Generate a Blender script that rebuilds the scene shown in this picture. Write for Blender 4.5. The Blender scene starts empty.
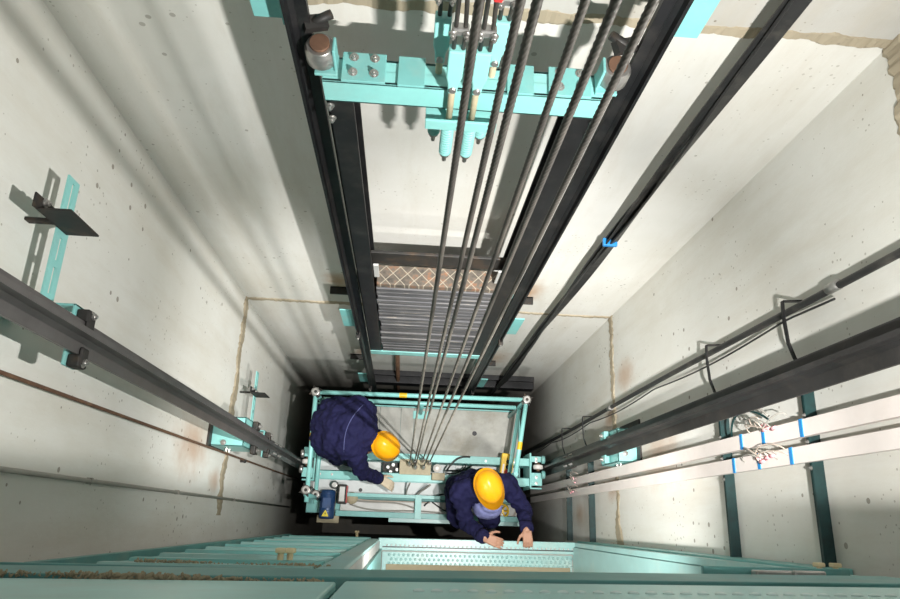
import bpy, bmesh, math, random
from mathutils import Vector, Matrix, Euler
random.seed(7)
PI = math.pi
sc = bpy.context.scene
COL = sc.collection

# ------------------------------------------------------------------ camera
F = 680.0
M = Matrix(((0.997076, 0.033769, 0.068545), (0.053455, -0.949262, -0.309911), (0.054602, 0.312669, -0.948292)))
cam_d = bpy.data.cameras.new('camera')
cam = bpy.data.objects.new('camera', cam_d); COL.objects.link(cam)
cam_d.sensor_width = 36; cam_d.sensor_fit = 'HORIZONTAL'; cam_d.lens = F / 900 * 36
cam_d.clip_start = 0.05; cam_d.clip_end = 100
R3 = Matrix((M[0], -M[1], -M[2])).transposed()
cam.matrix_world = R3.to_4x4()
sc.camera = cam

def ray(x, y):
    return M.transposed() @ Vector((x - 450, y - 299.5, F))
def AX(x, y, X):
    d = ray(x, y); return d * (X / d.x)
def AY(x, y, Y):
    d = ray(x, y); return d * (Y / d.y)
def AZ(x, y, Z):
    d = ray(x, y); return d * (Z / d.z)

# ------------------------------------------------------------------ shaft dimensions (camera at the origin, metres)
XL, XR, YB, YF = -1.13, 1.395, 1.4175, -0.121
ZTOP, ZPIT = 2.2, -10.5
ZJ1, ZJ2 = -1.60, -4.5          # construction joints
ZROOF = -6.20                   # car roof

# ------------------------------------------------------------------ materials
MATS = {}
def nodes(name):
    m = bpy.data.materials.new(name); m.use_nodes = True
    nt = m.node_tree; nt.nodes.clear()
    out = nt.nodes.new('ShaderNodeOutputMaterial'); b = nt.nodes.new('ShaderNodeBsdfPrincipled')
    nt.links.new(b.outputs[0], out.inputs[0])
    return m, nt, b
def noise(nt, scale, detail=4, rough=0.6, vec=None):
    n = nt.nodes.new('ShaderNodeTexNoise'); n.inputs['Scale'].default_value = scale
    n.inputs['Detail'].default_value = detail; n.inputs['Roughness'].default_value = rough
    if vec is not None: nt.links.new(vec, n.inputs['Vector'])
    return n
def ramp(nt, fac, stops):
    r = nt.nodes.new('ShaderNodeValToRGB'); nt.links.new(fac, r.inputs[0])
    e = r.color_ramp.elements
    while len(e) < len(stops): e.new(0.5)
    for k, (p, c) in enumerate(stops):
        e[k].position = p; e[k].color = (c[0], c[1], c[2], 1) if not isinstance(c, (int, float)) else (c, c, c, 1)
    return r
def mixc(nt, fac, a, b, mode='MIX'):
    n = nt.nodes.new('ShaderNodeMix'); n.data_type = 'RGBA'; n.blend_type = mode
    for sock, v in ((n.inputs[0], fac), (n.inputs[6], a), (n.inputs[7], b)):
        if hasattr(v, 'links'): nt.links.new(v, sock)
        elif isinstance(v, (int, float)): sock.default_value = v
        else: sock.default_value = (v[0], v[1], v[2], 1)
    return n.outputs[2]
def geo_pos(nt):
    g = nt.nodes.new('ShaderNodeNewGeometry'); return g.outputs['Position']
def objvec(nt, scale=(1, 1, 1)):
    t = nt.nodes.new('ShaderNodeTexCoord'); mp = nt.nodes.new('ShaderNodeMapping')
    nt.links.new(t.outputs['Object'], mp.inputs[0]); mp.inputs['Scale'].default_value = scale
    return mp.outputs[0]
def bump(nt, b, h, strength=0.3, dist=0.01):
    n = nt.nodes.new('ShaderNodeBump'); n.inputs['Strength'].default_value = strength; n.inputs['Distance'].default_value = dist
    nt.links.new(h, n.inputs['Height']); nt.links.new(n.outputs[0], b.inputs['Normal'])

def mat_paint(name, col, rough=0.45, metal=0.0, var=0.25, scale=14, dust=None, dust_amt=0.0, bumpy=0.0, spec=0.5):
    m, nt, b = nodes(name)
    v = objvec(nt)
    n = noise(nt, scale, 5, 0.65, v)
    r = ramp(nt, n.outputs[0], [(0.3, 1 - var), (0.7, 1 + 0.0)])
    c = mixc(nt, 1.0, col, r.outputs[0], 'MULTIPLY')
    if dust:
        n2 = noise(nt, scale * 0.6, 6, 0.7, v)
        r2 = ramp(nt, n2.outputs[0], [(0.5, 0.0), (0.75, dust_amt)])
        c = mixc(nt, r2.outputs[0], c, dust)
    nt.links.new(c, b.inputs['Base Color'])
    b.inputs['Roughness'].default_value = rough; b.inputs['Metallic'].default_value = metal
    b.inputs['Specular IOR Level'].default_value = spec
    if bumpy: bump(nt, b, n.outputs[0], bumpy, 0.004)
    MATS[name] = m; return m

def mat_wall(name, base, stain, stain_amt, rust_amt, pit_amt=0.7, seed=0.0, streak=(3, 3, 0.5), rust_pts=(), grime_shade=False):
    m, nt, b = nodes(name)
    v = objvec(nt); n3_ = noise(nt, 9, 4, 0.6, v)
    mp = nt.nodes.new('ShaderNodeMapping'); nt.links.new(v, mp.inputs[0]); mp.inputs['Location'].default_value = (seed, seed * 1.7, seed * 0.6)
    v = mp.outputs[0]
    n1 = noise(nt, 1.3, 6, 0.62, v)
    r1 = ramp(nt, n1.outputs[0], [(0.38, 0.0), (0.72, 1.0)])
    mp2 = nt.nodes.new('ShaderNodeMapping'); nt.links.new(v, mp2.inputs[0]); mp2.inputs['Scale'].default_value = streak
    n2 = noise(nt, 1.6, 7, 0.7, mp2.outputs[0])
    r2 = ramp(nt, n2.outputs[0], [(0.45, 0.0), (0.8, 1.0)])
    mul = nt.nodes.new('ShaderNodeMath'); mul.operation = 'MULTIPLY'; mul.inputs[1].default_value = stain_amt
    nt.links.new(r1.outputs[0], mul.inputs[0])
    c = mixc(nt, mul.outputs[0], base, stain)
    mul2 = nt.nodes.new('ShaderNodeMath'); mul2.operation = 'MULTIPLY'; mul2.inputs[1].default_value = rust_amt
    nt.links.new(r2.outputs[0], mul2.inputs[0])
    c = mixc(nt, mul2.outputs[0], c, (0.46, 0.38, 0.26))
    vo = nt.nodes.new('ShaderNodeTexVoronoi'); vo.inputs['Scale'].default_value = 13; vo.inputs['Randomness'].default_value = 1
    nt.links.new(v, vo.inputs['Vector'])
    nz = noise(nt, 2.2, 2, 0.5, v)
    rz = ramp(nt, nz.outputs[0], [(0.42, 0.0), (0.64, 0.14)])
    lt = nt.nodes.new('ShaderNodeMath'); lt.operation = 'LESS_THAN'
    nt.links.new(vo.outputs['Distance'], lt.inputs[0]); nt.links.new(rz.outputs[0], lt.inputs[1])
    ml = nt.nodes.new('ShaderNodeMath'); ml.operation = 'MULTIPLY'; ml.inputs[1].default_value = pit_amt
    nt.links.new(lt.outputs[0], ml.inputs[0])
    c = mixc(nt, ml.outputs[0], c, (0.22, 0.19, 0.15))
    # fine second layer of pits
    vo2 = nt.nodes.new('ShaderNodeTexVoronoi'); vo2.inputs['Scale'].default_value = 34
    nt.links.new(v, vo2.inputs['Vector'])
    nz2 = noise(nt, 3.1, 3, 0.6, v); rz2 = ramp(nt, nz2.outputs[0], [(0.42, 0.0), (0.64, 0.17)])
    lt2 = nt.nodes.new('ShaderNodeMath'); lt2.operation = 'LESS_THAN'
    nt.links.new(vo2.outputs['Distance'], lt2.inputs[0]); nt.links.new(rz2.outputs[0], lt2.inputs[1])
    ml2 = nt.nodes.new('ShaderNodeMath'); ml2.operation = 'MULTIPLY'; ml2.inputs[1].default_value = pit_amt * 0.8
    nt.links.new(lt2.outputs[0], ml2.inputs[0])
    c = mixc(nt, ml2.outputs[0], c, (0.30, 0.27, 0.22))
    pos = geo_pos(nt)
    # rust that has bled from the steel fixings into the plaster
    for (rx, ry, rz_, rr, amt) in rust_pts:
        sub = nt.nodes.new('ShaderNodeVectorMath'); sub.operation = 'SUBTRACT'; nt.links.new(pos, sub.inputs[0]); sub.inputs[1].default_value = (rx, ry, rz_)
        sca = nt.nodes.new('ShaderNodeVectorMath'); sca.operation = 'MULTIPLY'; nt.links.new(sub.outputs[0], sca.inputs[0]); sca.inputs[1].default_value = (1, 1, 0.55)
        ln = nt.nodes.new('ShaderNodeVectorMath'); ln.operation = 'LENGTH'; nt.links.new(sca.outputs[0], ln.inputs[0])
        ad = nt.nodes.new('ShaderNodeMath'); ad.operation = 'MULTIPLY_ADD'; nt.links.new(n3_.outputs[0], ad.inputs[0]); ad.inputs[1].default_value = rr * 0.9; nt.links.new(ln.outputs['Value'], ad.inputs[2])
        mr = nt.nodes.new('ShaderNodeMapRange'); mr.interpolation_type = 'SMOOTHSTEP'
        mr.inputs[1].default_value = rr * 0.45; mr.inputs[2].default_value = rr * 1.5; mr.inputs[3].default_value = amt; mr.inputs[4].default_value = 0.0
        nt.links.new(ad.outputs[0], mr.inputs[0])
        c = mixc(nt, mr.outputs[0], c, (0.42, 0.20, 0.07))
    if grime_shade:  # grime plus the deep shade around the car, painted darker towards the pit
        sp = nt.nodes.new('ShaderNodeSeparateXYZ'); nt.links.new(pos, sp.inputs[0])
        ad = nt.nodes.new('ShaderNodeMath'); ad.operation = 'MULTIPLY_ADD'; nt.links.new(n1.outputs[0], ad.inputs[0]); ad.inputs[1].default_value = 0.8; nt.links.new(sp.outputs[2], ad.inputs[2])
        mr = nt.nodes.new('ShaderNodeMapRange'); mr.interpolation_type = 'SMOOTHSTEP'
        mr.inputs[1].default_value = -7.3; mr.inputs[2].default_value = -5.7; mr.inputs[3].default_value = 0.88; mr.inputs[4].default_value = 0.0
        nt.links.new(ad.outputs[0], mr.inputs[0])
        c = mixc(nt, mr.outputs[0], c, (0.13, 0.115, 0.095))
    nt.links.new(c, b.inputs['Base Color'])
    b.inputs['Roughness'].default_value = 0.85; b.inputs['Specular IOR Level'].default_value = 0.25
    n3 = noise(nt, 22, 6, 0.7, v)
    bump(nt, b, n3.outputs[0], 0.22, 0.006)
    MATS[name] = m; return m

WALL = mat_wall('white_plaster', (0.78, 0.77, 0.73), (0.64, 0.62, 0.55), 0.6, 0.35, 0.5, rust_pts=((-0.46, 1.4175, -4.05, 0.13, 0.75), (0.72, 1.4175, -4.05, 0.14, 0.75), (-0.40, 1.4175, -5.9, 0.16, 0.6), (0.75, 1.4175, -5.9, 0.2, 0.5)), grime_shade=True)
WALLL = mat_wall('white_plaster_side', (0.76, 0.755, 0.715), (0.62, 0.60, 0.53), 0.6, 0.35, 0.75, 5.1, rust_pts=((-1.13, 0.36, -3.78, 0.22, 0.55), (-1.13, 0.2, -4.3, 0.10, 0.5), (1.395, 0.40, -3.75, 0.24, 0.5), (1.395, 0.95, -4.25, 0.14, 0.5), (1.395, 0.25, -4.6, 0.10, 0.5), (1.395, 0.1, -5.5, 0.12, 0.5), (1.395, 0.72, -4.6, 0.12, 0.6)), grime_shade=True)
CONC = mat_wall('grey_concrete', (0.52, 0.51, 0.48), (0.36, 0.35, 0.31), 0.8, 0.4, 0.8, 2.3)
PITC = mat_wall('pit_concrete', (0.25, 0.24, 0.22), (0.15, 0.14, 0.12), 0.8, 0.4, 0.8, 1.3)
MORTAR = mat_wall('mortar', (0.40, 0.345, 0.255), (0.29, 0.245, 0.17), 0.9, 0.5, 0.5, 3.3)
DUSTM = mat_wall('dust_mortar', (0.36, 0.31, 0.21), (0.22, 0.18, 0.11), 0.9, 0.4, 0.8, 4.4)
TEAL = mat_paint('teal_paint', (0.20, 0.51, 0.49), 0.42, 0, 0.18, 9, (0.42, 0.44, 0.38), 0.35)
TEALB = mat_paint('bright_teal_paint', (0.27, 0.63, 0.60), 0.38, 0, 0.12, 9, (0.30, 0.40, 0.38), 0.3)
TEALD = mat_paint('dusty_teal_paint', (0.12, 0.33, 0.315), 0.5, 0, 0.25, 6, (0.36, 0.34, 0.26), 0.5)
TEALP = mat_paint('pale_teal_panel', (0.33, 0.57, 0.55), 0.35, 0, 0.15, 5, (0.55, 0.54, 0.46), 0.5)
BLACK = mat_paint('black_steel', (0.018, 0.018, 0.020), 0.42, 0.3, 0.4, 12, (0.10, 0.09, 0.08), 0.35)
RAILM = mat_paint('oiled_rail_steel', (0.13, 0.122, 0.12), 0.38, 0.3, 0.35, 8, (0.14, 0.12, 0.10), 0.4)
DKIRON = mat_paint('dark_iron', (0.03, 0.028, 0.026), 0.6, 0.2, 0.4, 20, (0.16, 0.09, 0.04), 0.4)
RAILD = mat_paint('dark_oiled_rail_steel', (0.042, 0.040, 0.040), 0.38, 0.3, 0.35, 8, (0.14, 0.12, 0.10), 0.4)
RUST = mat_paint('rusty_steel', (0.17, 0.09, 0.055), 0.75, 0.1, 0.4, 20, (0.30, 0.17, 0.08), 0.5)
STEEL = mat_paint('worn_steel', (0.50, 0.49, 0.47), 0.35, 0.8, 0.3, 25, (0.25, 0.2, 0.14), 0.4)
ZINC = mat_paint('zinc_sheet', (0.60, 0.60, 0.58), 0.5, 0.2, 0.25, 4, (0.38, 0.36, 0.30), 0.5)
ROOFM = mat_paint('roof_sheet', (0.47, 0.46, 0.42), 0.55, 0.05, 0.4, 4, (0.22, 0.19, 0.13), 0.8)
ROOFW = mat_paint('pale_roof_sheet', (0.72, 0.74, 0.74), 0.5, 0.05, 0.15, 3, (0.45, 0.42, 0.35), 0.4)
WTUBE = mat_paint('white_plastic', (0.80, 0.76, 0.72), 0.45, 0, 0.1, 6, (0.60, 0.52, 0.45), 0.4)
PINKDUCT = mat_paint('pinkish_duct', (0.86, 0.78, 0.74), 0.45, 0, 0.08, 6, (0.66, 0.55, 0.48), 0.3)
BEIGE = mat_paint('beige_cast', (0.52, 0.45, 0.30), 0.6, 0, 0.25, 15, (0.25, 0.2, 0.12), 0.4)
CREAM = mat_paint('cream_rubber', (0.72, 0.60, 0.36), 0.6, 0, 0.15, 15)
BLUEM = mat_paint('blue_motor', (0.02, 0.07, 0.20), 0.4, 0.1, 0.3, 15, (0.08, 0.09, 0.12), 0.4)
YELLOW = mat_paint('yellow_paint', (0.82, 0.52, 0.02), 0.45, 0, 0.1, 10)
HELM = mat_paint('yellow_helmet', (0.94, 0.40, 0.006), 0.32, 0, 0.04, 10)
RED = mat_paint('red_plastic', (0.55, 0.03, 0.03), 0.4, 0, 0.1, 10)
PINK = mat_paint('pink_plastic', (0.85, 0.38, 0.42), 0.4, 0, 0.1, 10)
BLUET = mat_paint('blue_tape', (0.02, 0.25, 0.62), 0.45, 0, 0.1, 10)
CABLE = mat_paint('black_cable', (0.025, 0.025, 0.025), 0.5, 0, 0.3, 12, (0.2, 0.18, 0.15), 0.3)
GREYC = mat_paint('grey_cable', (0.38, 0.36, 0.32), 0.5, 0, 0.2, 12)
COPPER = mat_paint('pale_wire', (0.60, 0.50, 0.42), 0.5, 0, 0.2, 12)
NAVY = mat_paint('navy_cotton', (0.014, 0.014, 0.058), 0.85, 0, 0.35, 7, spec=0.2)
SHIRT = mat_paint('blue_cotton', (0.30, 0.32, 0.62), 0.85, 0, 0.3, 9, spec=0.2)
SKIN = mat_paint('skin', (0.50, 0.27, 0.18), 0.55, 0, 0.12, 12)
GLOVE = mat_paint('cream_glove', (0.74, 0.62, 0.46), 0.8, 0, 0.2, 20)
HAIR = mat_paint('dark_hair', (0.025, 0.018, 0.012), 0.7, 0, 0.3, 30)
SHOE = mat_paint('black_leather', (0.02, 0.02, 0.02), 0.5, 0, 0.2, 20)
STRIPM = mat_paint('dark_teal_strip', (0.010, 0.045, 0.045), 0.5, 0, 0.4, 25, (0.01, 0.012, 0.012), 0.8)
HEADP = mat_paint('light_teal_header', (0.44, 0.78, 0.75), 0.35, 0, 0.15, 5, (0.45, 0.50, 0.44), 0.4)
WTEAL = mat_paint('chalky_teal', (0.72, 0.88, 0.86), 0.4, 0, 0.1, 9)
THREAD = mat_paint('pale_thread', (0.10, 0.11, 0.26), 0.8, 0, 0.1, 20)
TRIL = mat_paint('label_black', (0.01, 0.01, 0.01), 0.5, 0, 0, 10)
TRIY = mat_paint('label_yellow', (0.90, 0.72, 0.04), 0.5, 0, 0, 10)

def mat_rope():
    m, nt, b = nodes('wire_rope')
    v = objvec(nt, (1, 1, 0.25))
    n = noise(nt, 22, 5, 0.7, v)
    pos = geo_pos(nt); sp = nt.nodes.new('ShaderNodeSeparateXYZ'); nt.links.new(pos, sp.inputs[0])
    mr = nt.nodes.new('ShaderNodeMapRange'); mr.inputs[1].default_value = -3.6; mr.inputs[2].default_value = -1.2
    nt.links.new(sp.outputs[2], mr.inputs[0])
    a = ramp(nt, n.outputs[0], [(0.35, (0.13, 0.115, 0.09)), (0.65, (0.36, 0.33, 0.28))])     # paler lower down
    d = ramp(nt, n.outputs[0], [(0.35, (0.022, 0.020, 0.018)), (0.7, (0.075, 0.066, 0.056))])      # darker near the top
    c = mixc(nt, mr.outputs[0], a.outputs[0], d.outputs[0])
    nt.links.new(c, b.inputs['Base Color']); b.inputs['Roughness'].default_value = 0.45; b.inputs['Metallic'].default_value = 0.35
    MATS['rope'] = m; return m
ROPE = mat_rope()

def mat_block():
    m, nt, b = nodes('cast_weight')
    v = objvec(nt, (1.5, 8, 26))
    n = noise(nt, 3.0, 6, 0.7, v)
    c = ramp(nt, n.outputs[0], [(0.25, (0.02, 0.02, 0.024)), (0.46, (0.07, 0.069, 0.075)), (0.6, (0.12, 0.115, 0.115)), (0.72, (0.36, 0.31, 0.25))])
    nt.links.new(c.outputs[0], b.inputs['Base Color']); b.inputs['Roughness'].default_value = 0.6
    bump(nt, b, n.outputs[0], 0.5, 0.01)
    MATS['block'] = m; return m
BLOCK = mat_block()

def mat_lattice():
    # diamond pattern of pale lines on the dusty top of the weight stack
    m, nt, b = nodes('diamond_top')
    t = nt.nodes.new('ShaderNodeTexCoord'); mp = nt.nodes.new('ShaderNodeMapping')
    nt.links.new(t.outputs['Object'], mp.inputs[0]); mp.inputs['Rotation'].default_value = (0, 0, PI / 4); mp.inputs['Scale'].default_value = (20, 20, 20)
    sp = nt.nodes.new('ShaderNodeSeparateXYZ'); nt.links.new(mp.outputs[0], sp.inputs[0])
    outs = []
    for k in (0, 1):
        fr = nt.nodes.new('ShaderNodeMath'); fr.operation = 'FRACT'; nt.links.new(sp.outputs[k], fr.inputs[0])
        l = nt.nodes.new('ShaderNodeMath'); l.operation = 'LESS_THAN'; l.inputs[1].default_value = 0.07; nt.links.new(fr.outputs[0], l.inputs[0])
        outs.append(l)
    mx = nt.nodes.new('ShaderNodeMath'); mx.operation = 'MAXIMUM'; nt.links.new(outs[0].outputs[0], mx.inputs[0]); nt.links.new(outs[1].outputs[0], mx.inputs[1])
    n = noise(nt, 18, 6, 0.75, objvec(nt))
    c0 = ramp(nt, n.outputs[0], [(0.3, (0.03, 0.027, 0.024)), (0.52, (0.11, 0.09, 0.07)), (0.66, (0.24, 0.10, 0.045)), (0.75, (0.34, 0.30, 0.25))])
    c = mixc(nt, mx.outputs[0], c0.outputs[0], (0.30, 0.26, 0.20))
    nt.links.new(c, b.inputs['Base Color']); b.inputs['Roughness'].default_value = 0.8
    return m
LATT = mat_lattice()

# ------------------------------------------------------------------ mesh helpers
class MB:
    def __init__(s): s.bm = bmesh.new(); s.bl = []
    def _faces(s, vs, fs, smooth=False):
        bv = [s.bm.verts.new(v) for v in vs]
        for f in fs:
            try:
                fc = s.bm.faces.new([bv[i] for i in f]); fc.smooth = smooth
            except ValueError: pass
        return s
    def box(s, lo, hi, mat=None):
        (a, b, c), (d, e, f) = lo, hi
        a, d = min(a, d), max(a, d); b, e = min(b, e), max(b, e); c, f = min(c, f), max(c, f)
        vs = [Vector(p) for p in ((a, b, c), (d, b, c), (d, e, c), (a, e, c), (a, b, f), (d, b, f), (d, e, f), (a, e, f))]
        if mat is not None: vs = [mat @ v for v in vs]
        return s._faces(vs, ((0, 3, 2, 1), (4, 5, 6, 7), (0, 1, 5, 4), (1, 2, 6, 5), (2, 3, 7, 6), (3, 0, 4, 7)))
    def cbox(s, c, size, rot=(0, 0, 0)):
        m = Matrix.Translation(c) @ Euler(rot).to_matrix().to_4x4()
        h = Vector(size) / 2
        return s.box(-h, h, m)
    def prism(s, prof, p0, p1, up=(0, 0, 1)):
        """extrude a 2-D profile (u, v) from p0 to p1; v follows up"""
        p0, p1 = Vector(p0), Vector(p1); d = (p1 - p0).normalized(); up = Vector(up)
        u = up.cross(d).normalized(); w = d.cross(u)
        n = len(prof)
        vs = [p0 + u * a + w * b for a, b in prof] + [p1 + u * a + w * b for a, b in prof]
        fs = [tuple(range(n))[::-1], tuple(range(n, 2 * n))] + [(i, (i + 1) % n, n + (i + 1) % n, n + i) for i in range(n)]
        return s._faces(vs, fs)
    def tube(s, pts, r, seg=10, cap=True):
        pts = [Vector(p) for p in pts]; n = len(pts)
        rs = r if isinstance(r, (list, tuple)) else [r] * n
        t = [(pts[min(i + 1, n - 1)] - pts[max(i - 1, 0)]).normalized() for i in range(n)]
        a = Vector((0, 0, 1)) if abs(t[0].z) < 0.9 else Vector((1, 0, 0))
        u = t[0].cross(a).normalized()
        rings = []
        for i in range(n):
            u = (u - t[i] * u.dot(t[i])).normalized(); w = t[i].cross(u)
            rings.append([s.bm.verts.new(pts[i] + (u * math.cos(2 * PI * k / seg) + w * math.sin(2 * PI * k / seg)) * rs[i]) for k in range(seg)])
        for i in range(n - 1):
            for k in range(seg):
                f = s.bm.faces.new((rings[i][k], rings[i][(k + 1) % seg], rings[i + 1][(k + 1) % seg], rings[i + 1][k])); f.smooth = True
        if cap:
            s.bm.faces.new(rings[0][::-1]); s.bm.faces.new(rings[-1])
        return s
    def lathe(s, prof, c=(0, 0, 0), axis=(0, 0, 1), seg=20):
        """prof: (radius, height) along axis"""
        ax = Vector(axis).normalized(); a = Vector((1, 0, 0)) if abs(ax.x) < 0.9 else Vector((0, 1, 0))
        u = ax.cross(a).normalized(); w = ax.cross(u); c = Vector(c)
        rings = [[s.bm.verts.new(c + ax * h + (u * math.cos(2 * PI * k / seg) + w * math.sin(2 * PI * k / seg)) * max(r, 1e-4)) for k in range(seg)] for r, h in prof]
        for i in range(len(rings) - 1):
            for k in range(seg):
                f = s.bm.faces.new((rings[i][k], rings[i][(k + 1) % seg], rings[i + 1][(k + 1) % seg], rings[i + 1][k])); f.smooth = True
        s.bm.faces.new(rings[0][::-1]); s.bm.faces.new(rings[-1])
        return s
    def bolt(s, c, axis, r=0.012, h=0.012):
        s.bl.append((Vector(c), Vector(axis).normalized(), r, h)); return s
    def _bolt(s, c, ax, r, h):
        s.lathe([(r * 1.5, 0), (r * 1.5, h * 0.22), (r * 1.05, h * 0.23), (r * 1.0, h * 0.95), (r * 0.55, h), (r * 0.5, h * 1.5)], c, ax, 10)
        for f in s.bm.faces: f.smooth = False
        return s
    def ellipsoid(s, c, r, rot=(0, 0, 0), u=20, v=12):
        m = Matrix.Translation(c) @ Euler(rot).to_matrix().to_4x4() @ Matrix.Diagonal((r[0], r[1], r[2], 1))
        res = bmesh.ops.create_uvsphere(s.bm, u_segments=u, v_segments=v, radius=1, matrix=m)
        for vv in res['verts']:
            for f in vv.link_faces: f.smooth = True
        return s
    def obj(s, name, mat, parent=None, bevel=0.0, recalc=True):
        for k, q in enumerate(s.bl): (s if k == 0 else MB())._bolt(*q) if k == 0 else MB()._bolt(*q).obj(name, mat, parent)
        if recalc: bmesh.ops.recalc_face_normals(s.bm, faces=s.bm.faces[:])
        me = bpy.data.meshes.new(name); s.bm.to_mesh(me); s.bm.free()
        me.materials.append(mat)
        o = bpy.data.objects.new(name, me); COL.objects.link(o)
        if parent is not None:
            o.parent = parent
            o.matrix_parent_inverse = parent.matrix_world.inverted()
        if bevel:
            b = o.modifiers.new('edges', 'BEVEL'); b.width = bevel; b.segments = 2; b.limit_method = 'ANGLE'; b.angle_limit = 0.7
        return o
def tag(o, label, cat, group=None, kind=None):
    o['label'] = label; o['category'] = cat
    if group: o['group'] = group
    if kind: o['kind'] = kind
    return o
def thing(name, loc, label, cat, group=None, rotz=0):
    o = bpy.data.objects.new(name, None); COL.objects.link(o); o.empty_display_size = 0.05
    o.location = loc; o.rotation_euler = (0, 0, rotz)
    bpy.context.view_layer.update()
    return tag(o, label, cat, group)
def struct(o): o['kind'] = 'structure'; return o
def copy_tree(src, loc, label=None):
    r = src.copy(); COL.objects.link(r); r.location = loc
    if label: r['label'] = label
    for ch in list(src.children):
        c = ch.copy(); COL.objects.link(c); c.parent = r; c.matrix_parent_inverse = ch.matrix_parent_inverse
        for g in list(ch.children):
            d = g.copy(); COL.objects.link(d); d.parent = c; d.matrix_parent_inverse = g.matrix_parent_inverse
    return r
def bez(p0, p1, p2, p3, n=14):
    p0, p1, p2, p3 = map(Vector, (p0, p1, p2, p3)); out = []
    for i in range(n + 1):
        t = i / n; out.append(p0 * (1 - t) ** 3 + p1 * 3 * t * (1 - t) ** 2 + p2 * 3 * t * t * (1 - t) + p3 * t ** 3)
    return out

# PART 2 ------------------------------------------------------------------ setting
def seam(name, pts, nrm, w0, amp, mat, thick=0.012, step=0.03):
    """rough band of mortar along pts; widened and ragged at both edges"""
    m = MB(); nrm = Vector(nrm); P = []
    for a, b in zip(pts[:-1], pts[1:]):
        a, b = Vector(a), Vector(b); n = max(2, int((b - a).length / step))
        P += [a.lerp(b, i / n) for i in range(n)]
    P.append(Vector(pts[-1]))
    rows = []
    rnd = random.Random(hash(name) % 1000 if False else len(name) * 17 + int(abs(P[0].x * 100)))
    lo = hi = 0
    for i, p in enumerate(P):
        t = (P[min(i + 1, len(P) - 1)] - P[max(i - 1, 0)]).normalized(); s = nrm.cross(t)
        lo = 0.86 * lo + rnd.uniform(-amp, amp) * 0.45; hi = 0.86 * hi + rnd.uniform(-amp, amp) * 0.45
        w = w0 / 2; wl = max(w * 0.4, w + lo); wh = max(w * 0.4, w + hi)
        th = thick * rnd.uniform(0.5, 1.1)
        rows.append([m.bm.verts.new(p - s * wl - nrm * 0.004), m.bm.verts.new(p - s * wl * 0.6 + nrm * th), m.bm.verts.new(p + s * wh * 0.6 + nrm * th * rnd.uniform(0.6, 1)), m.bm.verts.new(p + s * wh - nrm * 0.004)])
    for r0, r1 in zip(rows[:-1], rows[1:]):
        for k in range(3): m.bm.faces.new((r0[k], r0[k + 1], r1[k + 1], r1[k]))
    return struct(m.obj(name, mat))

T = 0.25
YFAR = -1.6
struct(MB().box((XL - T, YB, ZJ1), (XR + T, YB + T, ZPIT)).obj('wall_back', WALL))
struct(MB().box((XL - T, YB - 0.004, ZTOP), (XR + T, YB + T, ZJ1)).obj('wall_back_upper', CONC))
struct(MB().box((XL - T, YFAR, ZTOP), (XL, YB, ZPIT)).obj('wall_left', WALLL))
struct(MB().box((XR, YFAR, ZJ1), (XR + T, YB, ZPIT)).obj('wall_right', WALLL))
struct(MB().box((XR, YFAR, ZTOP), (XR + T, YB, ZJ1)).obj('wall_right_upper', CONC))
struct(MB().box((XL, YFAR, ZPIT - 0.2), (XR, YB, ZPIT)).obj('floor', PITC))
# front wall below the lower landing, and the strips beside its opening
OPX0, OPX1, ZS = -0.12, 1.25, -5.1          # landing opening
wf = MB()
wf.box((XL, YF - 0.22, ZPIT), (XR, YF - 0.062, ZS - 0.06))
wf.box((XL, YF - 0.22, ZS - 0.06), (OPX0 - 0.06, YF - 0.062, -1.45))
struct(wf.obj('wall_front', CONC))
struct(MB().box((XL, YFAR, ZS - 0.2), (XR, YF - 0.22, ZS - 0.05)).obj('floor_landing', CONC))
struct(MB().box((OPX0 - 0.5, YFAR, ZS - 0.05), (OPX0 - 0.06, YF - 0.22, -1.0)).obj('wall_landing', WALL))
# mortar at the construction joints
seam('trim_1', [(XL, YB, ZJ2), (XR, YB, ZJ2)], (0, -1, 0), 0.045, 0.014, MORTAR, 0.010, 0.016)
seam('trim_2', [(XL, YB, ZJ2), (XL, 0.0, ZJ2)], (1, 0, 0), 0.10, 0.05, MORTAR, 0.010, 0.016)
seam('trim_3', [(XR, YB, ZJ2), (XR, -0.1, ZJ2)], (-1, 0, 0), 0.10, 0.05, MORTAR, 0.010, 0.016)
seam('trim_4', [(XL, YB, ZJ1), (XR, YB, ZJ1)], (0, -1, 0), 0.055, 0.016, MORTAR, 0.012, 0.014)
seam('trim_5', [(XR, YB, ZJ1), (XR, 0.5, ZJ1)], (-1, 0, 0), 0.10, 0.035, MORTAR, 0.014, 0.014)

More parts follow.
